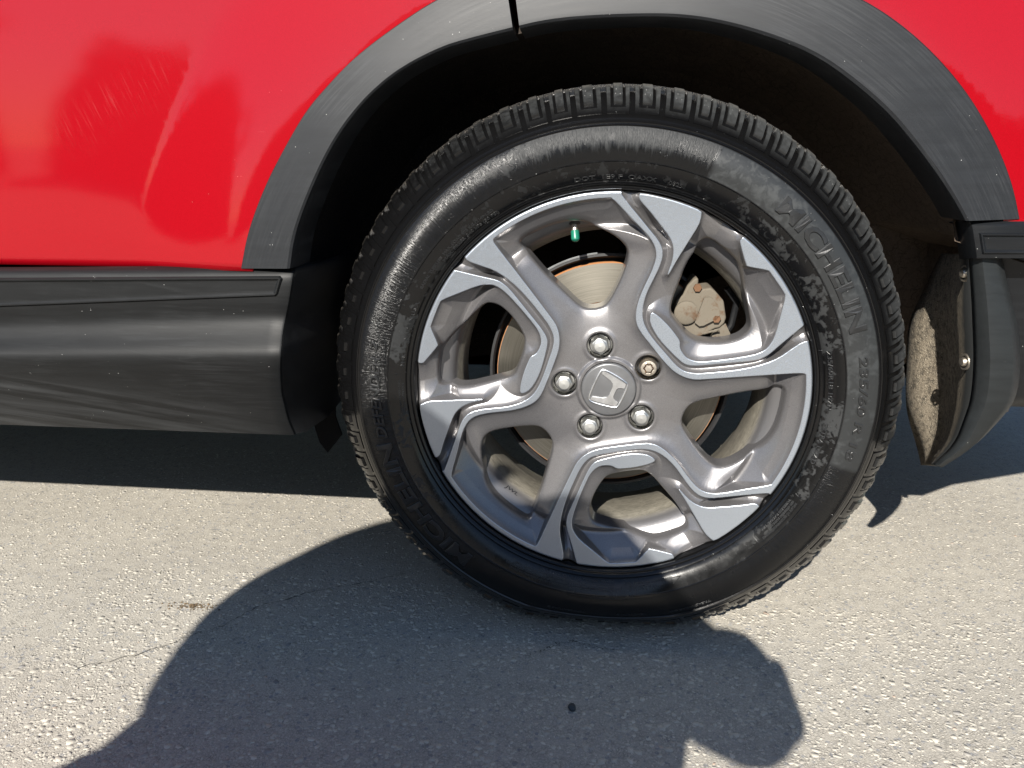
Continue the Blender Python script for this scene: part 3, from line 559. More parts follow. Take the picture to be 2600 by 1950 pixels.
T_ = [(28.6,245.0),(26.7,241.2),(27.5,237.8),(29.8,234.4),(39.9,224.3),(54.7,206.5),(65.1,194.0),(69.1,185.7),(70.8,175.8),(69.8,164.4),(65.2,149.2),(66.6,148.5),(74.0,164.5),(86.3,187.4),(97.6,208.4),(99.5,218.0),(99.6,224.8),(80,232.5),(55,239.5)]
C_ = [(48.7,100.8),(47.2,96.6),(48.0,87.6),(55.2,74.3),(66.0,61.0),(82.9,44.8),(92.1,37.4),(99.4,35.7),(106.7,35.7),(118.1,37.0),(146.3,41.3),(174.1,45.4),(184.8,49.3),(191.4,53.4),(200.1,62.8),(212.3,76.1),(224.4,88.5),(228.7,93.2)]
D_ = [(145.8,191.3),(146.6,187.1),(155.7,162.1),(157.9,160.8),(181.0,157.2),(183.2,155.1),(202.5,130.2),(203.7,125.2),(201.1,106.3),(197.2,78.3),(192.8,66.9),(186.8,58.4),(173.5,52.0),(145.9,45.8),(117.8,41.2),(109.2,40.9),(101.9,42.1),(94.5,45.2),(88.3,52.6),(85.4,58.6),(85.4,66.2),(81.3,72.1),(71.9,83.8),(59.8,95.4),(53.1,100.0),(50.9,101.2)]
W2_ = [(88.2,161.4),(100.1,180.3),(105.6,189.7),(112.3,191.9),(122.4,186.4),(146.0,168.4),(152.7,155.7),(162.4,125.4),(169.0,99.1),(171.7,85.7),(168.8,78.1),(160.4,70.1),(146.6,65.0),(132.5,62.8),(118.1,62.6),(106.4,64.1),(94.2,72.9),(76.9,92.9),(73.7,98.8),(72.9,106.3),(75.4,118.4),(81.3,137.8)]
W1_ = [(-115.2,182.0),(-114.0,187.0),(-106.5,192.0),(-82.7,203.0),(-60.3,209.5),(-40.3,209.5),(-22.8,204.0),(-2.5,195.0),(8.3,187.5),(15.8,179.5),(18.0,171.5),(16.9,160.5),(10.6,141.3),(2.0,121.2),(-4.2,110.0),(-10.0,104.7),(-20.8,101.4),(-31.7,101.4),(-41.7,106.1),(-60.9,124.6),(-83.9,146.3),(-99.2,164.0),(-111.0,176.7)]
mm = lambda P: np.asarray(P, float) / 1000
def arc(a0, a1, r, n): return [(r * math.cos(R(a)), r * math.sin(R(a))) for a in np.linspace(a0, a1, n)]
RL, RO = .2392, .2468
ang = lambda p: math.degrees(math.atan2(p[1], p[0]))
outer_strip = np.vstack([mm(A_), arc(6.9, 17.2, RO, 8), mm(B_)[::-1], arc(89.2, 91.6, RO, 3)])
inner_strip = np.vstack([mm(C_), arc(22.2, 52.6, RO, 18), mm(D_)])
lip = np.vstack([arc(88.5, 127.6, RL, 24), arc(127.6, 88.5, RO, 24)])
polys = []
for k in range(3):
    for p, it in ((outer_strip, 1), (mm(T_), 1), (inner_strip, 1), (lip, 0)):
        polys.append(rot2(chaikin(p, True, it) if it else p, 120 * k))
wins = [rot2(chaikin(mm(W1_), True, 2), 120 * k) for k in range(3)] + [rot2(chaikin(mm(W2_), True, 2), 120 * k) for k in range(3)]

H = .00062; nn = int(.2472 * 2 / H) + 1; ax = (np.arange(nn) - nn // 2) * H
GX, GZ = np.meshgrid(ax, ax, indexing='ij'); X, Z = GX.ravel(), GZ.ravel(); Rr = np.hypot(X, Z)
inside = Rr < .2485; Xi, Zi, ri = X[inside], Z[inside], Rr[inside]
mach = np.full(Xi.shape, .034, np.float32)
for p in polys: mach = np.minimum(mach, sdf(Xi, Zi, p))
win = np.full(Xi.shape, .034, np.float32)
for p in wins: win = np.minimum(win, sdf(Xi, Zi, p))
ss = lambda v, a, b: (lambda t: t * t * (3 - 2 * t))(np.clip((v - a) / (b - a), 0, 1))
S_of = lambda r: .012 * (1 - np.clip((r - .06) / .185, 0, 1) ** 2)
S = S_of(ri); t = np.maximum(mach, 0)
g = .0005 * ss(t, 0, .0006) + .0032 * (1 - np.exp(-t / .0026)) + .0125 * (1 - np.exp(-t / .021)) * ss(ri, .060, .105) + .0062 * (1 - np.exp(-t / .014)) * (1 - ss(ri, .060, .105))
lipd = .70 * np.clip(RL - ri, 0, .032) * ss(ri, .186, .212) * ss(t, 0, .003)
g = np.maximum(g, lipd) + .25 * np.minimum(g, lipd)
wpos = np.maximum(win, 0)
g += .0045 * np.exp(-wpos / .007) * ss(t, .0, .006)
rr = .0030; g += np.where(wpos < rr, rr * (1 - np.sqrt(np.clip(1 - ((rr - wpos) / rr) ** 2, 0, 1))), 0)
depth = S + g
# rounded outer edge of the rim flange, and the step down where the grooves run out to it
depth += np.where(ri > .2440, (.0035 - np.sqrt(np.clip(.0035 ** 2 - (ri - .2440) ** 2, 0, 1))), 0)
# hub: cap seat, five nut wells with soft raised rims
hubring = ss(ri, .0330, .0350) * (1 - ss(ri, .0385, .0430)); depth -= .0030 * hubring
depth += np.where(ri < .0350, .0030, 0)
LUGA = [90 - math.degrees(-.2249) - 0 + 72 * k for k in range(5)]
lugs = [(.05715 * math.cos(R(a)), .05715 * math.sin(R(a))) for a in LUGA]
for lx, lz in lugs:
    d = np.hypot(Xi - lx, Zi - lz); depth -= .0013 * np.exp(-((d - .0185) / .0032) ** 2)
    depth += .0030 * (1 - ss(d, .0148, .0172))
cut = np.minimum(win, .2474 - ri)
for lx, lz in lugs: cut = np.minimum(cut, np.hypot(Xi - lx, Zi - lz) - .0152)
full = np.full(X.shape, -1.0, np.float32); full[inside] = cut
fd = np.zeros(X.shape); fd[inside] = depth; fm = np.zeros(X.shape); fm[inside] = np.clip(.5 - mach / .0016, 0, 1)
fw = np.full(X.shape, .03); fw[inside] = win
gx, gz = np.gradient(full.reshape(nn, nn), H); 
PA = np.stack([X, fd, Z, fm, gx.ravel(), gz.ravel()], 1)
T = grid_tris(nn, nn); T = T[(full[T] > 0).any(1)]
P2, T2, B2 = clip_tris(PA, T, full)
# walls behind the window edges
nv = len(P2); be = np.unique(B2); bm_ = np.full(nv, -1); bm_[be] = np.arange(len(be)); G = P2[be, 4:6]; G = G / (np.linalg.norm(G, axis=1, keepdims=True) + 1e-9)
rb = np.hypot(P2[be, 0], P2[be, 2]); isout = rb > .246; islug = np.min([np.hypot(P2[be, 0] - a, P2[be, 2] - b) for a, b in lugs], 0) < .017
wall = [P2]; lv = []
for dz, ins in ((.004, .0004), (.022, .0016)):
    Q = P2[be].copy(); dd = np.where(isout, .010, np.where(islug, .012, dz)); dd = np.where(~isout & ~islug, dz, dd * (dz / .022))
    Q[:, 0] -= np.where(isout, 0, G[:, 0] * ins); Q[:, 2] -= np.where(isout, 0, G[:, 1] * ins); Q[:, 1] += dd; Q[:, 3] = 0
    lv.append(nv + len(be) * len(lv)); wall.append(Q)
top = P2[be].copy(); top[:, 3] = np.where(isout, 1.0, 0.0); lv.insert(0, nv + len(be) * 2); wall.append(top)
V = np.vstack(wall); a, b = bm_[B2[:, 0]], bm_[B2[:, 1]]; Fs = [T2]
for u in range(2):
    o1, o2 = lv[u], lv[u + 1]; Fs += [np.stack([o1 + b, o1 + a, o2 + a], 1), np.stack([o1 + b, o2 + a, o2 + b], 1)]
F = np.vstack(Fs)
def outward(V, F, sign):   # make the front faces look towards -y
    return F
e1 = V[T2[:, 1], :3] - V[T2[:, 0], :3]; e2 = V[T2[:, 2], :3] - V[T2[:, 0], :3]
if np.median(np.cross(e1, e2)[:, 1]) > 0: F = F[:, ::-1]
me = np_mesh('rim', V[:, :3], np.ascontiguousarray(F)); attr_float(me, 'machined', V[:, 3])
rim = add('rim', me, M['rim'], wheel)

# barrel behind the spokes: flange, ledge with the stamped mark, drop centre, inner flange
MB().lathe([(.2465, .010), (.2440, .018), (.2360, .026), (.2230, .034), (.2140, .040), (.2080, .0445), (.2050, .052), (.2030, .058), (.1985, .064), (.1965, .075), (.1970, .105), (.2020, .125), (.2130, .150), (.2180, .180), (.2230, .192), (.2400, .198)], 128).build('rim_barrel', M['barrel'], wheel, angle=50)

# brake disc, shield, caliper
MB().lathe([(.030, .050), (.0925, .050), (.0950, .053), (.0955, .084), (.0960, .0860), (.1010, .0855), (.1012, .0838), (.1525, .0838), (.1530, .0850), (.1530, .0945), (.1525, .0955), (.1000, .0955)], 96).build('brake_disc', M['disc'], wheel, angle=30)
MB().lathe([(.1580, .0935), (.1605, .0900), (.1640, .0905), (.1650, .1000), (.1600, .1080), (.080, .1120)], 96).build('dust_shield', M['shield'], wheel, angle=30)
MB().lathe([(.1636, .0897), (.1652, .0893), (.1660, .0903)], 40, a0=R(97), a1=R(142)).build('shield_edge', M['greyedge'], wheel)
CAL = [(0.0904,0.1156),(0.0955,0.1279),(0.1038,0.1371),(0.1082,0.1379),(0.1088,0.1326),(0.1081,0.1281),(0.1136,0.1236),(0.1253,0.1254),(0.1300,0.1217),(0.1420,0.1090),(0.1466,0.0876),(0.1449,0.0798),(0.1394,0.0742),(0.1336,0.0725),(0.1163,0.0619),(0.1074,0.0601),(0.0979,0.0677),(0.0848,0.0846),(0.0810,0.0969),(0.0833,0.1093)]
cal = MB().prism([(x, .108, z) for x, z in CAL], (0, -.048, 0), 0)
calo = cal.build('brake_caliper', M['cal'], wheel)
bv = calo.modifiers.new('bevel', 'BEVEL'); bv.width = .0045; bv.segments = 3; bv.limit_method = 'ANGLE'
cx_, cz_ = .122, .100
MB().prism([(cx_ + (x - cx_) * .62, .0615, cz_ + (z - cz_) * .58) for x, z in CAL[6:17]], (0, -.0075, 0), .003).build('caliper_rib', M['cal'], wheel)
hb = MB().lathe([(.0002, -.004), (.0050, -.004), (.0056, -.003), (.0056, .003)], 6); h1 = hb.build('caliper_bolt', M['rustcol'], wheel, (.134, .058, .0865), angle=20); add('caliper_bolt', h1.data, None, wheel, (.108, .060, .1255))
MB().tube([(.150, .095, .120), (.165, .10, .100), (.160, .098, .070), (.148, .10, .050)], .0045, 8).build('brake_hose', M['black'], wheel)
MB().lathe([(.0005, -.004), (.0125, -.004), (.0150, -.0025), (.0152, .004), (.0135, .0042), (.0130, -.0005), (.0005, -.0005)], 28, center=(.0955, .0575, .0935)).build('caliper_piston_ring', M['cal'], wheel)
MB().lathe([(.0005, 0), (.0105, 0), (.0118, .0015), (.0120, .004)], 28, center=(.0935, .0560, .0925)).build('caliper_piston', M['rustcol'], wheel)
sp = MB(); sp.tube([(.120, .060, .066), (.128, .055, .070), (.136, .056, .072), (.139, .060, .069)], .0014, 6); sp.prism([(.133, .075, .071), (.147, .075, .079), (.156, .075, .062), (.146, .075, .056), (.130, .075, .058)], (0, -.012, 0), .002)
sp.build('caliper_bracket', M['cal'], wheel)
# hub drum filling the middle behind the spokes
MB().lathe([(.0005, .030), (.070, .030), (.080, .036), (.080, .052)], 48).build('hub', M['shield'], wheel)

# nuts: five seats, four acorn nuts and a locking nut
HUBY = S_of(.057) + .0062
well = MB().lathe([(.0158, .0015), (.0150, .0045), (.0138, .0100), (.0124, .0165), (.0001, .0165)], 32); wm = None
for k, (lx, lz) in enumerate(lugs):
    if wm is None: w0 = well.build('nut_seat', M['nutwell'], wheel, (lx, HUBY, lz)); wm = w0.data
    else: add('nut_seat', wm, None, wheel, (lx, HUBY, lz))
def hexnut():
    b = MB(); rows = []
    for r, h, q in ((.0130, .0150, 0), (.0128, .0105, 0), (.0112, .0095, 1), (.0108, -.0010, 1), (.0100, -.0030, .6), (.0086, -.0038, .1), (.0083, -.0040, 0), (.0078, -.0054, 0), (.0066, -.0061, 0), (.0002, -.0066, 0)):
        row = []
        for i in range(36):
            a = 2 * math.pi * i / 36; hexr = math.cos(math.pi / 6) / math.cos((a % (math.pi / 3)) - math.pi / 6); f = 1 + q * (hexr * 1.075 - 1)
            row.append((r * f * math.cos(a), h, r * f * math.sin(a)))
        rows.append(row)
    return b.grid(rows, closed_v=True)
nm = None
for k, (lx, lz) in enumerate(lugs):
    if k == 4: continue
    if nm is None: o = hexnut().build('lug_nut', M['chrome'], wheel, (lx, HUBY + .0015, lz), angle=24); nm = o.data
    else: o = add('lug_nut', nm, None, wheel, (lx, HUBY + .0015, lz))
    o.rotation_euler.y = [.35, 1.1, .2, .8, 0][k]
lx, lz = lugs[4]
b = MB(); rows = []
for r, h, q in ((.0128, .015, 0), (.0110, .0095, 0), (.0106, -.0030, 0), (.0096, -.0052, 0), (.0068, -.0058, 0), (.0062, -.0056, 1), (.0056, -.0020, 1), (.0050, -.0020, 1), (.0046, -.0050, 1), (.0042, -.0056, .6), (.0002, -.0058, 0)):
    rows.append([(r * (1 + q * .11 * math.cos(6 * a)) * math.cos(a), h, r * (1 + q * .11 * math.cos(6 * a)) * math.sin(a)) for a in [2 * math.pi * i / 48 for i in range(48)]])
b.grid(rows, closed_v=True); lock = b.build('wheel_lock_nut', M['dullnut'], wheel, (lx, HUBY + .0015, lz), angle=30)
b = MB(); rows = []
for r, h in ((.0061, -.0050), (.0057, -.0022), (.0050, -.0021), (.0047, -.0050)):
    rows.append([(r * 1.02 * (1 + .11 * math.cos(6 * a)) * math.cos(a), h, r * 1.02 * (1 + .11 * math.cos(6 * a)) * math.sin(a)) for a in [2 * math.pi * i / 48 for i in range(48)]])
b.grid(rows, closed_v=True).build('rusty_key_slot', M['rustcol'], wheel, (lx, HUBY + .0011, lz))

# centre cap and its badge
CY = S_of(.03) + .0010
MB().lathe([(.0350, .004), (.0345, .0012), (.0335, .0002), (.0325, 0), (.0001, -.0006)], 72).build('center_cap', M['cap'], wheel, (0, CY, 0), angle=40)
up = R(158.5); BK = 1.22; uv = lambda u, v: BK * np.array((u * math.sin(up) + v * math.cos(up), -u * math.cos(up) + v * math.sin(up)))
fr = [(-.0195, .0130), (-.0150, .0165), (.0150, .0165), (.0195, .0130), (.0155, -.0135), (.0115, -.0165), (-.0115, -.0165), (-.0155, -.0135)]
fr = chaikin(fr, True, 2); b = MB(); rows = []
for i in range(len(fr)):
    p = np.array(fr[i]); d = fr[(i + 1) % len(fr)] - fr[i - 1]; nrm = np.array([-d[1], d[0]]) / np.linalg.norm(d)
    row = []
    for q, h in ((-.0010, .0008), (-.0006, -.0012), (0, -.0015), (.0006, -.0012), (.0010, .0008)):
        x, z = uv(*(p + nrm * q)); row.append((x, h, z))
    rows.append(row)
b.grid(rows, closed_u=True)
leftarm = [(-.0172, .0128), (-.0150, .0138), (-.0136, .0128), (-.0105, .0020), (-.0084, -.0012), (-.0050, -.0026), (.0050, -.0026), (.0084, -.0012), (.0105, .0020), (.0136, .0128), (.0150, .0138), (.0172, .0128), (.0140, -.0100), (.0132, -.0140), (.0112, -.0142), (.0082, -.0142), (.0074, -.0110), (.0062, -.0082), (.0040, -.0070), (-.0040, -.0070), (-.0062, -.0082), (-.0074, -.0110), (-.0082, -.0142), (-.0112, -.0142), (-.0132, -.0140), (-.0140, -.0100)]
quads = [(0, 1, 2), (0, 2, 3, 25), (25, 3, 4), (25, 4, 20), (25, 20, 21), (25, 21, 22, 24), (24, 22, 23), (4, 5, 19, 20), (5, 6, 18, 19), (6, 7, 17, 18), (7, 8, 12), (7, 12, 17), (8, 9, 11, 12), (9, 10, 11), (12, 13, 16), (12, 16, 17), (13, 14, 15, 16)]
V0 = []; 
for u, v in leftarm:
    x, z = uv(u, v); V0.append((x, -.0016, z))
n0 = len(V0); V1 = [(x * 1.0, .0006, z * 1.0) for x, y, z in V0]; base_i = len(b.V); b.V += V0 + V1
for q in quads: b.F.append(tuple(base_i + i for i in q))
for i in range(n0): j = (i + 1) % n0; b.F.append((base_i + i, base_i + j, base_i + n0 + j, base_i + n0 + i))
bo = b.build('cap_badge', M['chromebadge'], wheel, (0, CY - .0006, 0), angle=30)

# tyre valve with its cap
vd = Vector((.10, -.45, -.88)).normalized(); vb = Vector((-.0497, .047, .2075))
MB().tube([vb, vb + vd * .004, vb + vd * .005], [.0085, .0085, .0060], 20).build('valve_base', M['black'], wheel)
MB().tube([vb, vb + vd * .012, vb + vd * .0135], [.0046, .0040, .0036], 14).build('valve_stem', M['dullnut'], wheel)
pc = vb + vd * .0125
MB().tube([pc, pc + vd * .0004, pc + vd * .0095, pc + vd * .0120, pc + vd * .0134, pc + vd * .0138], [.0044, .0052, .0053, .0046, .0028, .0004], 20).build('valve_cap', M['green'], wheel)

# ---- tyre
RT = .3685
def squash(p):
    """the weight of the car: flattens the foot of the tyre on the ground and bulges the sidewall above it"""
    x, y, z = p; r = math.hypot(x, z)
    if z > -.05 or r < .248: return p
    a = math.atan2(x, -z); rm = min(RT, (ZC - .0002) / max(math.cos(a), .2)); k = (rm - .247) / (RT - .247)
    if k >= .9999: return p
    r2 = .247 + (r - .247) * k; s = math.sin(math.pi * min(max((r - .247) / (RT - .247), 0), 1)); y2 = y - .055 * (1 - k) * s if y < .1 else y
    return (x * r2 / r, y2, z * r2 / r)
PROF = [(.2300, .0300), (.2440, .0160), (.2476, .0100), (.2482, .0030), (.2488, .0006), (.2500, -.0022), (.2515, -.0036), (.2528, -.0036), (.2534, -.0026), (.2542, -.0040), (.2560, -.0062), (.2574, -.0072), (.2584, -.0064), (.2590, -.0060), (.2600, -.0076), (.2650, -.0112), (.2720, -.0142), (.2785, -.0161), (.2798, -.0165), (.2806, -.0178), (.2816, -.0177), (.2840, -.0182), (.2900, -.0192), (.2960, -.0196), (.3030, -.0190), (.3100, -.0174), (.3155, -.0152), (.3185, -.0136), (.3192, -.0140), (.3202, -.0146), (.3212, -.0138), (.3218, -.0124), (.3228, -.0126), (.3236, -.0116), (.3270, -.0092), (.3305, -.0062), (.3312, -.0048), (.3340, -.0010), (.3400, .0045), (.3480, .0120), (.3545, .0210), (.3585, .0320), (.3600, .0450), (.3605, .0540), (.3685, .0545), (.3690, .0780), (.3615, .0785), (.3615, .0880), (.3692, .0885), (.3692, .1130), (.3615, .1135), (.3615, .1220), (.3690, .1225), (.3685, .1480), (.3600, .1485), (.3600, .1800), (.3480, .2000), (.3200, .2200), (.2900, .2300), (.2600, .2200), (.2440, .2000)]
NS = 240; rows = []
for i in range(NS):
    a = 2 * math.pi * i / NS; rows.append([squash((r * math.cos(a), y, r * math.sin(a))) for r, y in PROF])
tb = MB(); tb.grid(rows, closed_u=True); tb.build('tyre', M['tyre'], wheel, angle=28)
OUT = [(.3308, -.0052), (.3325, -.0046), (.3365, -.0012), (.3420, .0040), (.3475, .0096), (.3525, .0155), (.3575, .0220), (.3620, .0295), (.3650, .0370), (.3670, .0450), (.3682, .0520)]
OUTc = np.array(OUT); so_ = np.r_[0, np.cumsum(np.hypot(*np.diff(OUTc, axis=0).T))]
def outer_pt(s):  # s in 0..1 over the shoulder
    q = s * so_[-1]; r = np.interp(q, so_, OUTc[:, 0]); y = np.interp(q, so_, OUTc[:, 1]); e = 1e-4
    r2 = np.interp(q + e, so_, OUTc[:, 0]) - np.interp(q - e, so_, OUTc[:, 0]); y2 = np.interp(q + e, so_, OUTc[:, 1]) - np.interp(q - e, so_, OUTc[:, 1]); L = math.hypot(r2, y2) + 1e-12
    return r, y, y2 / L, -r2 / L      # radial, axial and outward normal (radial, axial)
NB = 66; pitch = [1.0 + .10 * math.sin(i * 2.3) + .06 * math.sin(i * 5.1 + 1) for i in range(NB)]; tot = sum(pitch); a_cur = 0.0
S_ROWS = [0, .03, .07, .16, .20, .24, .27, .30, .42, .56, .72, .88, 1.0]; 
U_ROWS = [-.5, -.475, -.33, -.285, -.25, -.215, -.18, -.06, .06, .18, .215, .25, .285, .33, .475, .5]
for i in range(NB):
    w = 2 * math.pi * pitch[i] / tot; am = a_cur + w / 2; a_cur += w; gap = .84; b = MB(); rows = []; rz = []
    sk = .10 * (1 if i % 2 else .8); jit = random.uniform(-.00025, .00025)
    for s in S_ROWS:
        row = []
        for u in U_ROWS:
            r, y, nr, ny = outer_pt(s); au = abs(u); edge = au > .49 or s < .01
            # a U-shaped pad, open towards the tread, outlined by a groove
            inU = au < .2 + .0 and s > .255; groove = (.2 <= au <= .30 and s > .22) or (au < .30 and .18 < s < .26)
            h = .0014 if inU else (-.0026 if groove else .0)
            if .62 < au * 2 < .68 and s > .3: h -= .0006
            rz.append(0.0 if edge or groove else 1.0); h = -.0065 if edge else h + jit
            a = am + w * (u * gap + sk * (s - .3) * .5); rr_ = r + nr * h; yy = y + ny * h
            row.append(squash((rr_ * math.cos(a), yy, rr_ * math.sin(a))))
        rows.append(row)
    b.grid(rows)
    for (s, u) in ((.46, -.09), (.60, .07), (.47, .11)):        # small moulded pips
        r, y, nr, ny = outer_pt(s); a = am + w * (u * gap + sk * (s - .3) * .5); c = Vector(((r + nr * .0012) * math.cos(a), y + ny * .0012, (r + nr * .0012) * math.sin(a))); n_ = Vector((nr * math.cos(a), ny, nr * math.sin(a))); t1 = n_.orthogonal().normalized(); t2 = n_.cross(t1)
        ring = [squash(c + (t1 * math.cos(q) + t2 * math.sin(q)) * .0010) for q in [k * math.pi / 3 for k in range(6)]]; bi = len(b.V); b.V += ring + [squash(c + n_ * .0008)]
        for k in range(6): b.F.append((bi + k, bi + (k + 1) % 6, bi + 6))
    tbk = b.build('tread_block', M['tyre'], wheel, angle=22); attr_float(tbk.data, 'raised', (rz + [1.0] * len(b.V))[:len(tbk.data.vertices)])

# ---- raised lettering, bent round the sidewall
pr = np.array([(r, y) for r, y in PROF[14:34]])
def wall_y(r): return float(np.interp(r, pr[:, 0], pr[:, 1]))
def text_mesh(txt, size, extrude, bevel=0.0, shear=0.0, spacing=1.0, offset=0.0):
    cu = bpy.data.curves.new('t', 'FONT'); cu.body = txt; cu.size = size; cu.align_x = 'CENTER'; cu.extrude = extrude; cu.bevel_depth = bevel; cu.bevel_resolution = 0; cu.shear = shear; cu.space_character = spacing; cu.offset = offset; cu.resolution_u = 3
    ob = bpy.data.objects.new('t', cu); COL.objects.link(ob); dg = bpy.context.evaluated_depsgraph_get(); me = bpy.data.meshes.new_from_object(ob.evaluated_get(dg)); bpy.data.objects.remove(ob); bpy.data.curves.remove(cu)
    return me
def sidewall_text(txt, a0, a1, r, height, raise_=.0005, outline=False, shear=0.0, offset=0.0, mat='letters', name='sidewall_lettering', spacing=1.0):
    """letters with their tops outwards, read clockwise from angle a0 to a1 (degrees)"""
    me = text_mesh(txt, height / .70, raise_ * 1.0, raise_ * .35, shear, spacing, offset)
    bm = bmesh.new(); bm.from_mesh(me); 
    xs = [v.co.x for v in bm.verts]; x0, x1 = min(xs), max(xs); L = R(a0 - a1) * (r + height / 2); k = L / (x1 - x0)
    step = .006
    for xcut in np.arange(x0 + step, x1, step):
        bmesh.ops.bisect_plane(bm, geom=bm.verts[:] + bm.edges[:] + bm.faces[:], plane_co=(xcut, 0, 0), plane_no=(1, 0, 0))
    for v in bm.verts:
        u = (v.co.x - x0) * k; q = r + v.co.y; a = R(a0) - u / (r + height / 2)
        v.co = squash((q * math.cos(a), wall_y(q) - v.co.z - raise_ * .3, q * math.sin(a)))
    bmesh.ops.recalc_face_normals(bm, faces=bm.faces); bm.to_mesh(me); bm.free(); me.name = name
    me.polygons.foreach_set('use_smooth', np.zeros(len(me.polygons), bool)); me.materials.clear()
    return add(name, me, M[mat], wheel)
sidewall_text('MICHELIN', 52, 17.5, .2895, .0190, .0011, offset=.0006)
sidewall_text('MICHELIN', 233, 194.5, .2890, .0190, .0011, offset=.0006)
sidewall_text('DEFENDER', 193.0, 171.5, .2905, .0125, .0011, shear=.18)
sidewall_text('2', 170.2, 168.0, .2960, .0085, .0010, shear=.15)
sidewall_text('235/60 R 18', 11.8, -13.5, .2950, .0100, .0009, shear=.12)
sidewall_text('235/60R18 107H', 14.0, -2.0, .2625, .0046, .0005)
sidewall_text('EXTRA LOAD', -5.6, -17.5, .2625, .0048, .0005)
sidewall_text('DOT  1E9 F  OAXX', 100.6, 80.0, .2610, .0046, .0005)
sidewall_text('0825', 77.0, 73.5, .2612, .0046, .0005)
sidewall_text('RADIAL TUBELESS  MAX. LOAD 975 KG (2149 LBS)', 151.0, 122.6, .2655, .0034, .0004)
sidewall_text('MAX. PRESS. 340 kPa (50 PSI)', 141.5, 121.6, .2603, .0034, .0004)
sidewall_text('MADE IN U.S.A.', 166.0, 154.6, .2620, .0038, .0005)
sidewall_text('M+S', 173.6, 170.4, .2615, .0040, .0005)
sidewall_text('TREAD PLIES 2 POLYESTER + 2 STEEL', 187.5, 177.5, .2655, .0022, .0003)
sidewall_text('SIDEWALL PLIES 2 POLYESTER', 187.0, 178.5, .2615, .0022, .0003)
for i, s in enumerate(('TIRE FAILURE DUE TO UNDERINFLATION / OVERLOADING', 'EXPLOSION OF TIRE / RIM ASSEMBLY DUE TO IMPROPER MOUNTING', 'ONLY SPECIALLY TRAINED PERSONS SHOULD MOUNT TIRES', 'NEVER EXCEED 40 PSI TO SEAT BEADS')):
    sidewall_text(s, 273.5, (243.0, 241.5, 244.0, 251.0)[i], .2730 - i * .0040, .0023, .0004)
sidewall_text('WARNING', 286.0, 277.8, .2685, .0054, .0005)
sidewall_text('SERIOUS INJURY MAY RESULT FROM:', 290.5, 276.5, .2640, .0023, .0004)
sidewall_text('TEMPERATURE B', 266.0, 256.5, .3085, .0034, .0004)
sidewall_text('TRACTION B', 281.5, 274.0, .3090, .0034, .0004)
sidewall_text('TREADWEAR 840', 297.5, 287.0, .3090, .0034, .0004)
for i, s in enumerate(('INFLATE TO RECOMMENDED PRESSURE', 'SEE OWNERS MANUAL', 'TUBELESS RADIAL TIRE')):
    sidewall_text(s, 331.0, (317.8, 321, 319)[i], .2715 - i * .0040, .0025, .0005)
def wall_line(pts, rad, name):
    """a thin raised line on the sidewall through (angle, radius) points"""
    path = []
    for k in range(len(pts) - 1):
        (a0, r0), (a1, r1) = pts[k], pts[k + 1]; m = max(1, int(abs(a1 - a0) / 1.2))
        path += [(a0 + (a1 - a0) * j / m, r0 + (r1 - r0) * j / m) for j in range(m)]
    path.append(pts[-1]); P = [squash((r * math.cos(R(a)), wall_y(r) - rad * .3, r * math.sin(R(a)))) for a, r in path]
    return MB().tube(P, rad, 5).build(name, M['tyre'], wheel)
wall_line([(333, .266), (332.8, .2735), (331.5, .2760), (317.5, .2760), (316.2, .2730), (316.2, .264), (317.3, .2612), (331.6, .2612), (332.8, .264), (333, .266)], .0005, 'sidewall_frame')
wall_line([(292.8, .2660), (290.0, .2740), (290.0, .2655), (292.8, .2660)], .0005, 'warning_triangle')
for a in (116.5, 61, 14.5, 336, 303, 254, 222, 172, 148):
    r0 = random.uniform(.2535, .262); wall_line([(a, r0), (a + random.uniform(-.5, .5), r0 + .004)], .0004, 'vent_spew')
wall_line([(68.6, .2830), (68.6, .3150)], .0006, 'panel_edge'); wall_line([(-16.0, .2830), (-15.6, .3150)], .0006, 'panel_edge')
wall_line([(166.2, .3120), (165.8, .3020), (166.8, .2900), (169.5, .2845), (178, .2830)], .0006, 'panel_edge')

# casting mark stamped on the ledge of the barrel
me = text_mesh('JWL', .0115, .0002, shear=.2)
for v in me.vertices:
    a = R(231.5) + v.co.x / .207; rr_ = .2068 - v.co.z * .3; yy = .0450 + v.co.y * .72
    rl = float(np.interp(yy, [.040, .0445, .052, .058], [.2140, .2080, .2050, .2030])) - .0006
    v.co = (rl * math.cos(a), yy, rl * math.sin(a))
me.name = 'cast_mark'; add('cast_mark', me, M['ink'], wheel)

# ------------------------------------------------------------------ the person taking the picture: bent forward, phone low in the right hand, left hand on the knee
def skin_mesh(name, verts, edges, mat, parent, levels=2, root=0):
    """verts: (x, y, z, rx[, ry]); grown with the Skin modifier, smoothed, baked to one continuous mesh"""
    me = bpy.data.meshes.new(name); me.from_pydata([v[:3] for v in verts], edges, []); o = bpy.data.objects.new(name, me); COL.objects.link(o)
    sk = o.modifiers.new('skin', 'SKIN'); sk.use_smooth_shade = True
    for i, v in enumerate(verts):
        d = me.skin_vertices[0].data[i]; d.radius = (v[3], v[4] if len(v) > 4 else v[3]); d.use_root = (i == root)
    s = o.modifiers.new('sub', 'SUBSURF'); s.levels = s.render_levels = levels
    dg = bpy.context.evaluated_depsgraph_get(); m2 = bpy.data.meshes.new_from_object(o.evaluated_get(dg)); bpy.data.objects.remove(o); bpy.data.meshes.remove(me)
    m2.name = name; m2.materials.clear(); m2.polygons.foreach_set('use_smooth', np.ones(len(m2.polygons), bool)); return add(name, m2, mat, parent)
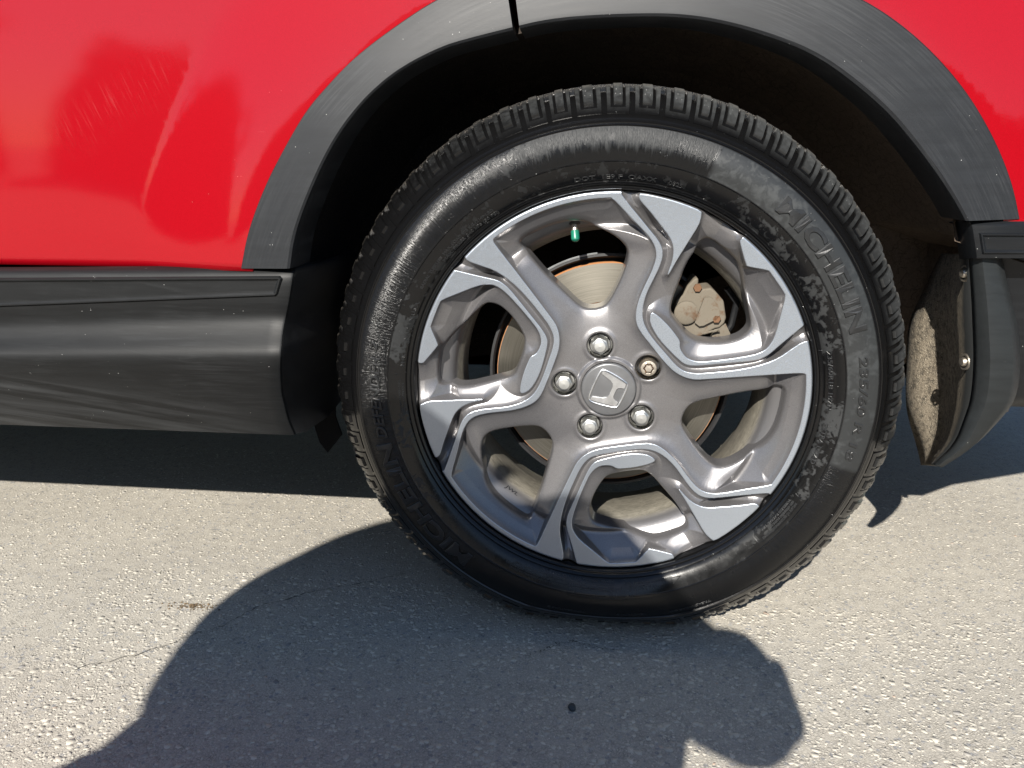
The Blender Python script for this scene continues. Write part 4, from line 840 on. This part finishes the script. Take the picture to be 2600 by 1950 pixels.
skin = m_plain('skin', (.46, .27, .19), .5, var=.08, spec=.4); cloth = m_plain('navy_jacket_cloth', (.030, .036, .055), .85, bumpscale=500, bumps=.4, spec=.2); denim = m_plain('dark_denim', (.035, .045, .075), .9, bumpscale=700, bumps=.4, spec=.2)
shoe_m = m_plain('shoe_leather', (.02, .018, .016), .45); hair_m = m_plain('brown_hair', (.035, .022, .014), .6, bumpscale=300, bumps=.5); eye_m = m_plain('eye_white', (.7, .68, .65), .2, var=.02); glass_m = m_plain('phone_glass', (.008, .008, .010), .08, coat=1.0); case_m = m_plain('phone_case', (.02, .02, .022), .5)
pers = empty('person', (-.55, -1.70, 0)); tag(pers, 'person in navy jacket bending forward, photographing the wheel with a phone', 'person')
PO = Vector((-.55, -1.70, 0))
L3 = lambda *p: tuple(np.array(p[:3]) - np.array(PO)) + tuple(p[3:])
def hand(wrist, fwd, palm_n, side, curl, res):
    """palm, four unequal bent fingers and a thumb that leaves the side of the palm near the wrist"""
    f = Vector(fwd).normalized(); n = Vector(palm_n); n = (n - f * n.dot(f)).normalized(); s = f.cross(n) * side; w = Vector(wrist)
    for q, (off, ln) in enumerate(((.030, .066), (.010, .074), (-.010, .069), (-.029, .054))):
        b = w + f * .084 + s * off; d = f.copy(); p = w + f * .045 + s * off * .75; pts = [(*p, .0130), (*b, .0100)]; cur = b
        for k, fr in enumerate((.45, .31, .24)):
            a = curl * (k + .6); d = (f * math.cos(a) + n * math.sin(a)); cur = cur + d * ln * fr; pts.append((*cur, (.0088, .0080, .0068)[k]))
        res.append(pts)
    p = w + f * .022 + s * .022; pts = [(*p, .0135)]; cur = p
    for k, ln in enumerate((.036, .030, .024)):
        d = (f * (.62 + .2 * k) + s * (.75 - .3 * k) + n * (.25 + .30 * k)).normalized(); cur = cur + d * ln; pts.append((*cur, (.0118, .0098, .0080)[k]))
    res.append(pts); return [(*(w + f * .02), .026, .018), (*(w + f * .060), .036, .015), (*(w + f * .082), .036, .012)]
J = dict(pelvis=(-.58, -1.56, .60), belly=(-.60, -1.52, .80), chest=(-.56, -1.42, 1.02), neck=(-.50, -1.30, 1.10), head=(-.485, -1.22, 1.07), crown=(-.47, -1.165, 1.00),
         rs=(-.29, -1.26, .99), re=(-.125, -1.13, .76), rw=(.05, -.90, .55), ls=(-.680, -1.40, 1.15), le=(-.775, -1.36, .955), lw=(-.700, -1.27, .735),
         rh=(-.47, -1.50, .57), rk=(-.160, -1.085, .700), ra=(-.18, -1.18, .085), lh=(-.66, -1.54, .57), lk=(-.68, -1.16, .57), la=(-.66, -1.36, .085))
fing = []
rot = cam.rotation_euler.to_matrix(); ri_, up_, bk_ = rot.col[0], rot.col[1], rot.col[2]; lens = cam.location + bk_ * .012
J['rw'] = tuple(lens + ri_ * .050 - up_ * .062 + bk_ * .070); rpalm = hand(J['rw'], -ri_ * .25 + up_ * .70 - bk_ * .30, -ri_, 1, .55, fing); lpalm = hand(J['lw'], (.05, .35, -.92), (.25, -.9, -.2), 1, .22, fing)
def body_graph(parts, grow=0.0):
    V, E_ = [], []; 
    def chain(pts, start=None):
        prev = start
        for p in pts:
            V.append(L3(*p[:3], *[r + grow for r in p[3:]])); i = len(V) - 1
            if prev is not None: E_.append((prev, i))
            prev = i
        return prev
    return V, E_, chain
def limb(a, b, ra, rb, n=3): a, b = Vector(J[a]), Vector(J[b]); return [(*(a.lerp(b, k / n)), ra + (rb - ra) * k / n) for k in range(1, n + 1)]
V, E_, chain = body_graph(0)
i0 = chain([(*J['pelvis'], .13, .10)]); ib = chain([(*J['belly'], .135, .10)], i0); ic = chain([(*J['chest'], .150, .105)], ib); ineck = chain([(*J['neck'], .062)], ic)
chain([(*Vector(J['neck']).lerp(Vector(J['head']), .55), .060), (*J['head'], .085), (*Vector(J['head']).lerp(Vector(J['crown']), .6), .094, .088), (*J['crown'], .076)], ineck)
ir = chain([(*J['rs'], .062)], ic); ir = chain(limb('rs', 're', .052, .042), ir); ir = chain(limb('re', 'rw', .042, .026), ir); ir = chain(rpalm, ir)
il = chain([(*J['ls'], .062)], ic); il = chain(limb('ls', 'le', .052, .042), il); il = chain(limb('le', 'lw', .042, .026), il); il = chain(lpalm, il)
for h, k, a in (('rh', 'rk', 'ra'), ('lh', 'lk', 'la')):
    j = chain([(*J[h], .095)], i0); j = chain(limb(h, k, .085, .058), j); j = chain(limb(k, a, .060, .038, 4), j); x, y, z = J[a]; chain([(x, y + .07, .045, .040, .030), (x, y + .16, .030, .038, .020)], j)
body = skin_mesh('body', V, E_, skin, pers)
for q, pts in enumerate(fing):
    fv = [L3(*p) for p in pts]; skin_mesh('finger' if q % 5 < 4 else 'thumb', fv, [(i, i + 1) for i in range(len(fv) - 1)], skin, body, 2)
V, E_, chain = body_graph(0, .016)
i00 = chain([(*(Vector(J['pelvis']) + Vector((0, -.02, -.01))), .13)]); i0 = chain([(*Vector(J['pelvis']).lerp(Vector(J['belly']), .4), .19)], i00); ib = chain([(*J['belly'], .215)], i0); ic = chain([(*J['chest'], .205)], ib); chain([(*Vector(J['chest']).lerp(Vector(J['neck']), .75), .085)], ic)
ir = chain([(*J['rs'], .085)], ic); ir = chain(limb('rs', 're', .078, .062), ir); chain(limb('re', 'rw', .060, .042)[:-1] + [(*Vector(J['re']).lerp(Vector(J['rw']), .93), .036)], ir)
il = chain([(*J['ls'], .088)], ic); il = chain(limb('ls', 'le', .078, .066), il); chain(limb('le', 'lw', .062, .044)[:-1] + [(*Vector(J['le']).lerp(Vector(J['lw']), .93), .036)], il)
skin_mesh('jacket', V, E_, cloth, pers)
V, E_, chain = body_graph(0, .012)
i0 = chain([(*J['pelvis'], .160)]); chain([(*Vector(J['pelvis']).lerp(Vector(J['belly']), .45), .165), (*Vector(J['pelvis']).lerp(Vector(J['belly']), .7), .120)], i0); chain([(J['pelvis'][0], J['pelvis'][1] - .07, J['pelvis'][2] - .03, .110), (J['pelvis'][0], J['pelvis'][1] - .12, J['pelvis'][2] - .04, .050)], i0)
for h, k, a in (('rh', 'rk', 'ra'), ('lh', 'lk', 'la')):
    j = chain([(*J[h], .112)], i0); j = chain(limb(h, k, .110, .096), j); chain(limb(k, a, .074, .056, 4), j)
skin_mesh('trousers', V, E_, denim, pers)
for a in ('ra', 'la'):
    x, y, z = J[a]; V = [L3(x, y - .05, .050, .046, .046), L3(x, y, .060, .046, .050), L3(x, y + .08, .045, .050, .040), L3(x, y + .17, .034, .046, .028), L3(x, y + .205, .030, .030, .020)]
    o = skin_mesh('shoe', V, [(i, i + 1) for i in range(4)], shoe_m, pers)
    for v in o.data.vertices: v.co.z = max(v.co.z, .004)
# head: hair, ears, nose, eyes; the face looks down at the phone
hd = Vector(J['head']).lerp(Vector(J['crown']), .6); ax_up = (Vector(J['crown']) - Vector(J['neck'])).normalized(); face = Vector((.32, .45, -.83)); face = (face - ax_up * face.dot(ax_up)).normalized(); sd_ = ax_up.cross(face)
V = [L3(*(hd + ax_up * .060 - face * .012), .092, .088), L3(*(hd + ax_up * .020 - face * .045), .086), L3(*(hd - ax_up * .040 - face * .055), .066)]
skin_mesh('hair', V, [(0, 1), (1, 2)], hair_m, pers)
bnose = MB().tube([Vector(L3(*(hd + face * .085 + ax_up * .018))), Vector(L3(*(hd + face * .108 - ax_up * .018))), Vector(L3(*(hd + face * .092 - ax_up * .026)))], [.008, .014, .010], 10).build('nose', skin, body)
MB().tube([Vector(L3(*(hd + face * .092 - ax_up * .050 + sd_ * s))) for s in (-.024, -.010, .010, .024)], [.003, .006, .006, .003], 8).build('mouth', m_plain('lips', (.38, .16, .13), .45), body)
for s in (-1, 1):
    V = [L3(*(hd + sd_ * .092 * s + ax_up * .022)), L3(*(hd + sd_ * .100 * s - face * .012 + ax_up * .004)), L3(*(hd + sd_ * .092 * s - ax_up * .026))]
    MB().tube([Vector(v) for v in V], [.008, .013, .007], 10).build('ear', skin, body)
    MB().lathe([(.0001, -.012), (.007, -.010), (.0115, -.003), (.0115, .003), (.007, .010), (.0001, .012)], 14, center=L3(*(hd + face * .083 + sd_ * .033 * s + ax_up * .012))).build('eye', eye_m, body)
# the phone, just behind the point of view
pc_ = lens - ri_ * .056 - up_ * .018 + bk_ * .006
ph = empty('phone', pc_); ph.rotation_euler = cam.rotation_euler; tag(ph, 'dark phone held sideways in the right hand of the photographer', 'phone')
def rrect(w, h, r, n=5): return [(sx * (w - r) + r * math.cos(a), sy * (h - r) + r * math.sin(a)) for sx, sy, a0 in ((1, 1, 0), (-1, 1, 90), (-1, -1, 180), (1, -1, 270)) for a in [R(a0 + 90 * k / n) for k in range(n + 1)]]
MB().prism([(x, y, -.0035) for x, y in rrect(.074, .036, .010)], (0, 0, .0072), .001).build('phone_case', case_m, ph)
MB().prism([(x, y, .0037) for x, y in rrect(.071, .033, .009)], (0, 0, .0004)).build('screen', glass_m, ph)
for x, y in ((.058, .020), (.058, .004), (.042, .012)): MB().lathe([(.0001, 0), (.0055, 0), (.0065, .0006), (.0068, .002)], 18, axis='Z', center=(x, y, -.0052)).build('lens', glass_m, ph)

# ------------------------------------------------------------------ invented hedges and a bare tree, out of view, to shape the reflection in the paint
leaf_m = m_plain('hedge_leaf', (.030, .055, .018), .6, var=.5); bark_m = m_plain('bark', (.07, .055, .042), .9, bumpscale=40, bumps=.6)
def hedge_run(name, label, x0, x1, yc, hgt, N, taper):
    """an added run of leafy hedgerow: leaf-sized faces over a twiggy core, its left end rounded off"""
    hf = lambda x: hgt * np.sqrt(np.clip(1 - np.clip((x0 + taper - x) / taper, 0, 1) ** 2, .02, 1)) * (1 + .05 * np.sin(x * 1.7) + .035 * np.sin(x * 4.3))
    hx = RNG.uniform(x0, x1, N); H_ = hf(hx); top = RNG.random(N) > .66
    hz = np.where(top, H_ + RNG.normal(0, .07, N), RNG.uniform(.02, 1, N) * H_); hy = np.where(top, RNG.uniform(-.6, .6, N), .58 + RNG.normal(0, .07, N))
    c_ = np.stack([hx - x0, hy, hz], 1); d1 = RNG.normal(0, 1, (N, 3)); d1 /= np.linalg.norm(d1, axis=1, keepdims=True); d2 = np.cross(d1, RNG.normal(0, 1, (N, 3))); d2 /= np.linalg.norm(d2, axis=1, keepdims=True); sz = RNG.uniform(.06, .15, (N, 1))
    Vh = np.stack([c_ - d1 * sz, c_ + d2 * sz * .5, c_ + d1 * sz, c_ - d2 * sz * .5], 1).reshape(-1, 3)
    h = empty(name, (x0, yc, 0)); tag(h, label, 'added_hedge', 'hedges added for the paint to mirror')
    o = add('hedge_leaves', np_mesh('hedge_leaves', Vh, np.arange(4 * N).reshape(-1, 4), False), leaf_m, h); tag(o, kind='stuff')
    xs_ = np.linspace(x0 + .08, x1 - .05, 70); b = MB(); P = [[(x - x0, dy, z * float(hf(x)) * .94) for dy, z in ((.55, 0), (.52, .5), (.46, 1), (-.46, 1), (-.55, 0))] for x in xs_]; b.grid(P); b.poly(P[0]); b.poly(P[-1]); b.build('hedge_twigs', twig_m, h)
twig_m = m_plain('hedge_shade', (.014, .022, .009), .9)
hedge_run('added_hedge', 'long clipped green hedgerow, unseen, added to darken the reflection in the door', -11.2, 16, -14.6, 3.3, 9000, 3.2)
hedge_run('added_hedge', 'very tall green hedgerow, unseen, added to darken the reflection round the arch', -40, -13.6, -15.0, 7.5, 9000, 2.0)
tree = empty('bare_tree', (-12.7, -14.5, 0)); tag(tree, 'bare tree with forked branches, added out of view for the paint to mirror', 'tree'); rt = random.Random(5)
def branch(b, p, d, ln, r, lev):
    pts = [p]; rs = [r]
    for k in range(4): d = (d + Vector((rt.gauss(0, .13), rt.gauss(0, .13), rt.gauss(.03, .08)))).normalized(); p = p + d * ln / 4; pts.append(p); rs.append(r * (1 - .13 * (k + 1)))
    b.tube(pts, rs, 6 if lev else 9)
    if lev < 4:
        for _ in range(3): branch(b, pts[rt.choice((2, 3, 4))], (d + Vector((rt.gauss(0, .65), rt.gauss(0, .65), rt.gauss(.25, .35)))).normalized(), ln * rt.uniform(.55, .75), r * .52, lev + 1)
b = MB(); b.tube([(0, 0, -.05), (.02, 0, .8), (-.03, .03, 1.7)], [.17, .13, .11], 10); b.build('trunk', bark_m, tree)
b = MB(); branch(b, Vector((-.03, .03, 1.65)), Vector((.1, 0, 1)), 1.7, .105, 0); branch(b, Vector((-.03, .03, 1.55)), Vector((-.6, .1, .8)).normalized(), 1.5, .08, 1); b.build('crown', bark_m, tree)
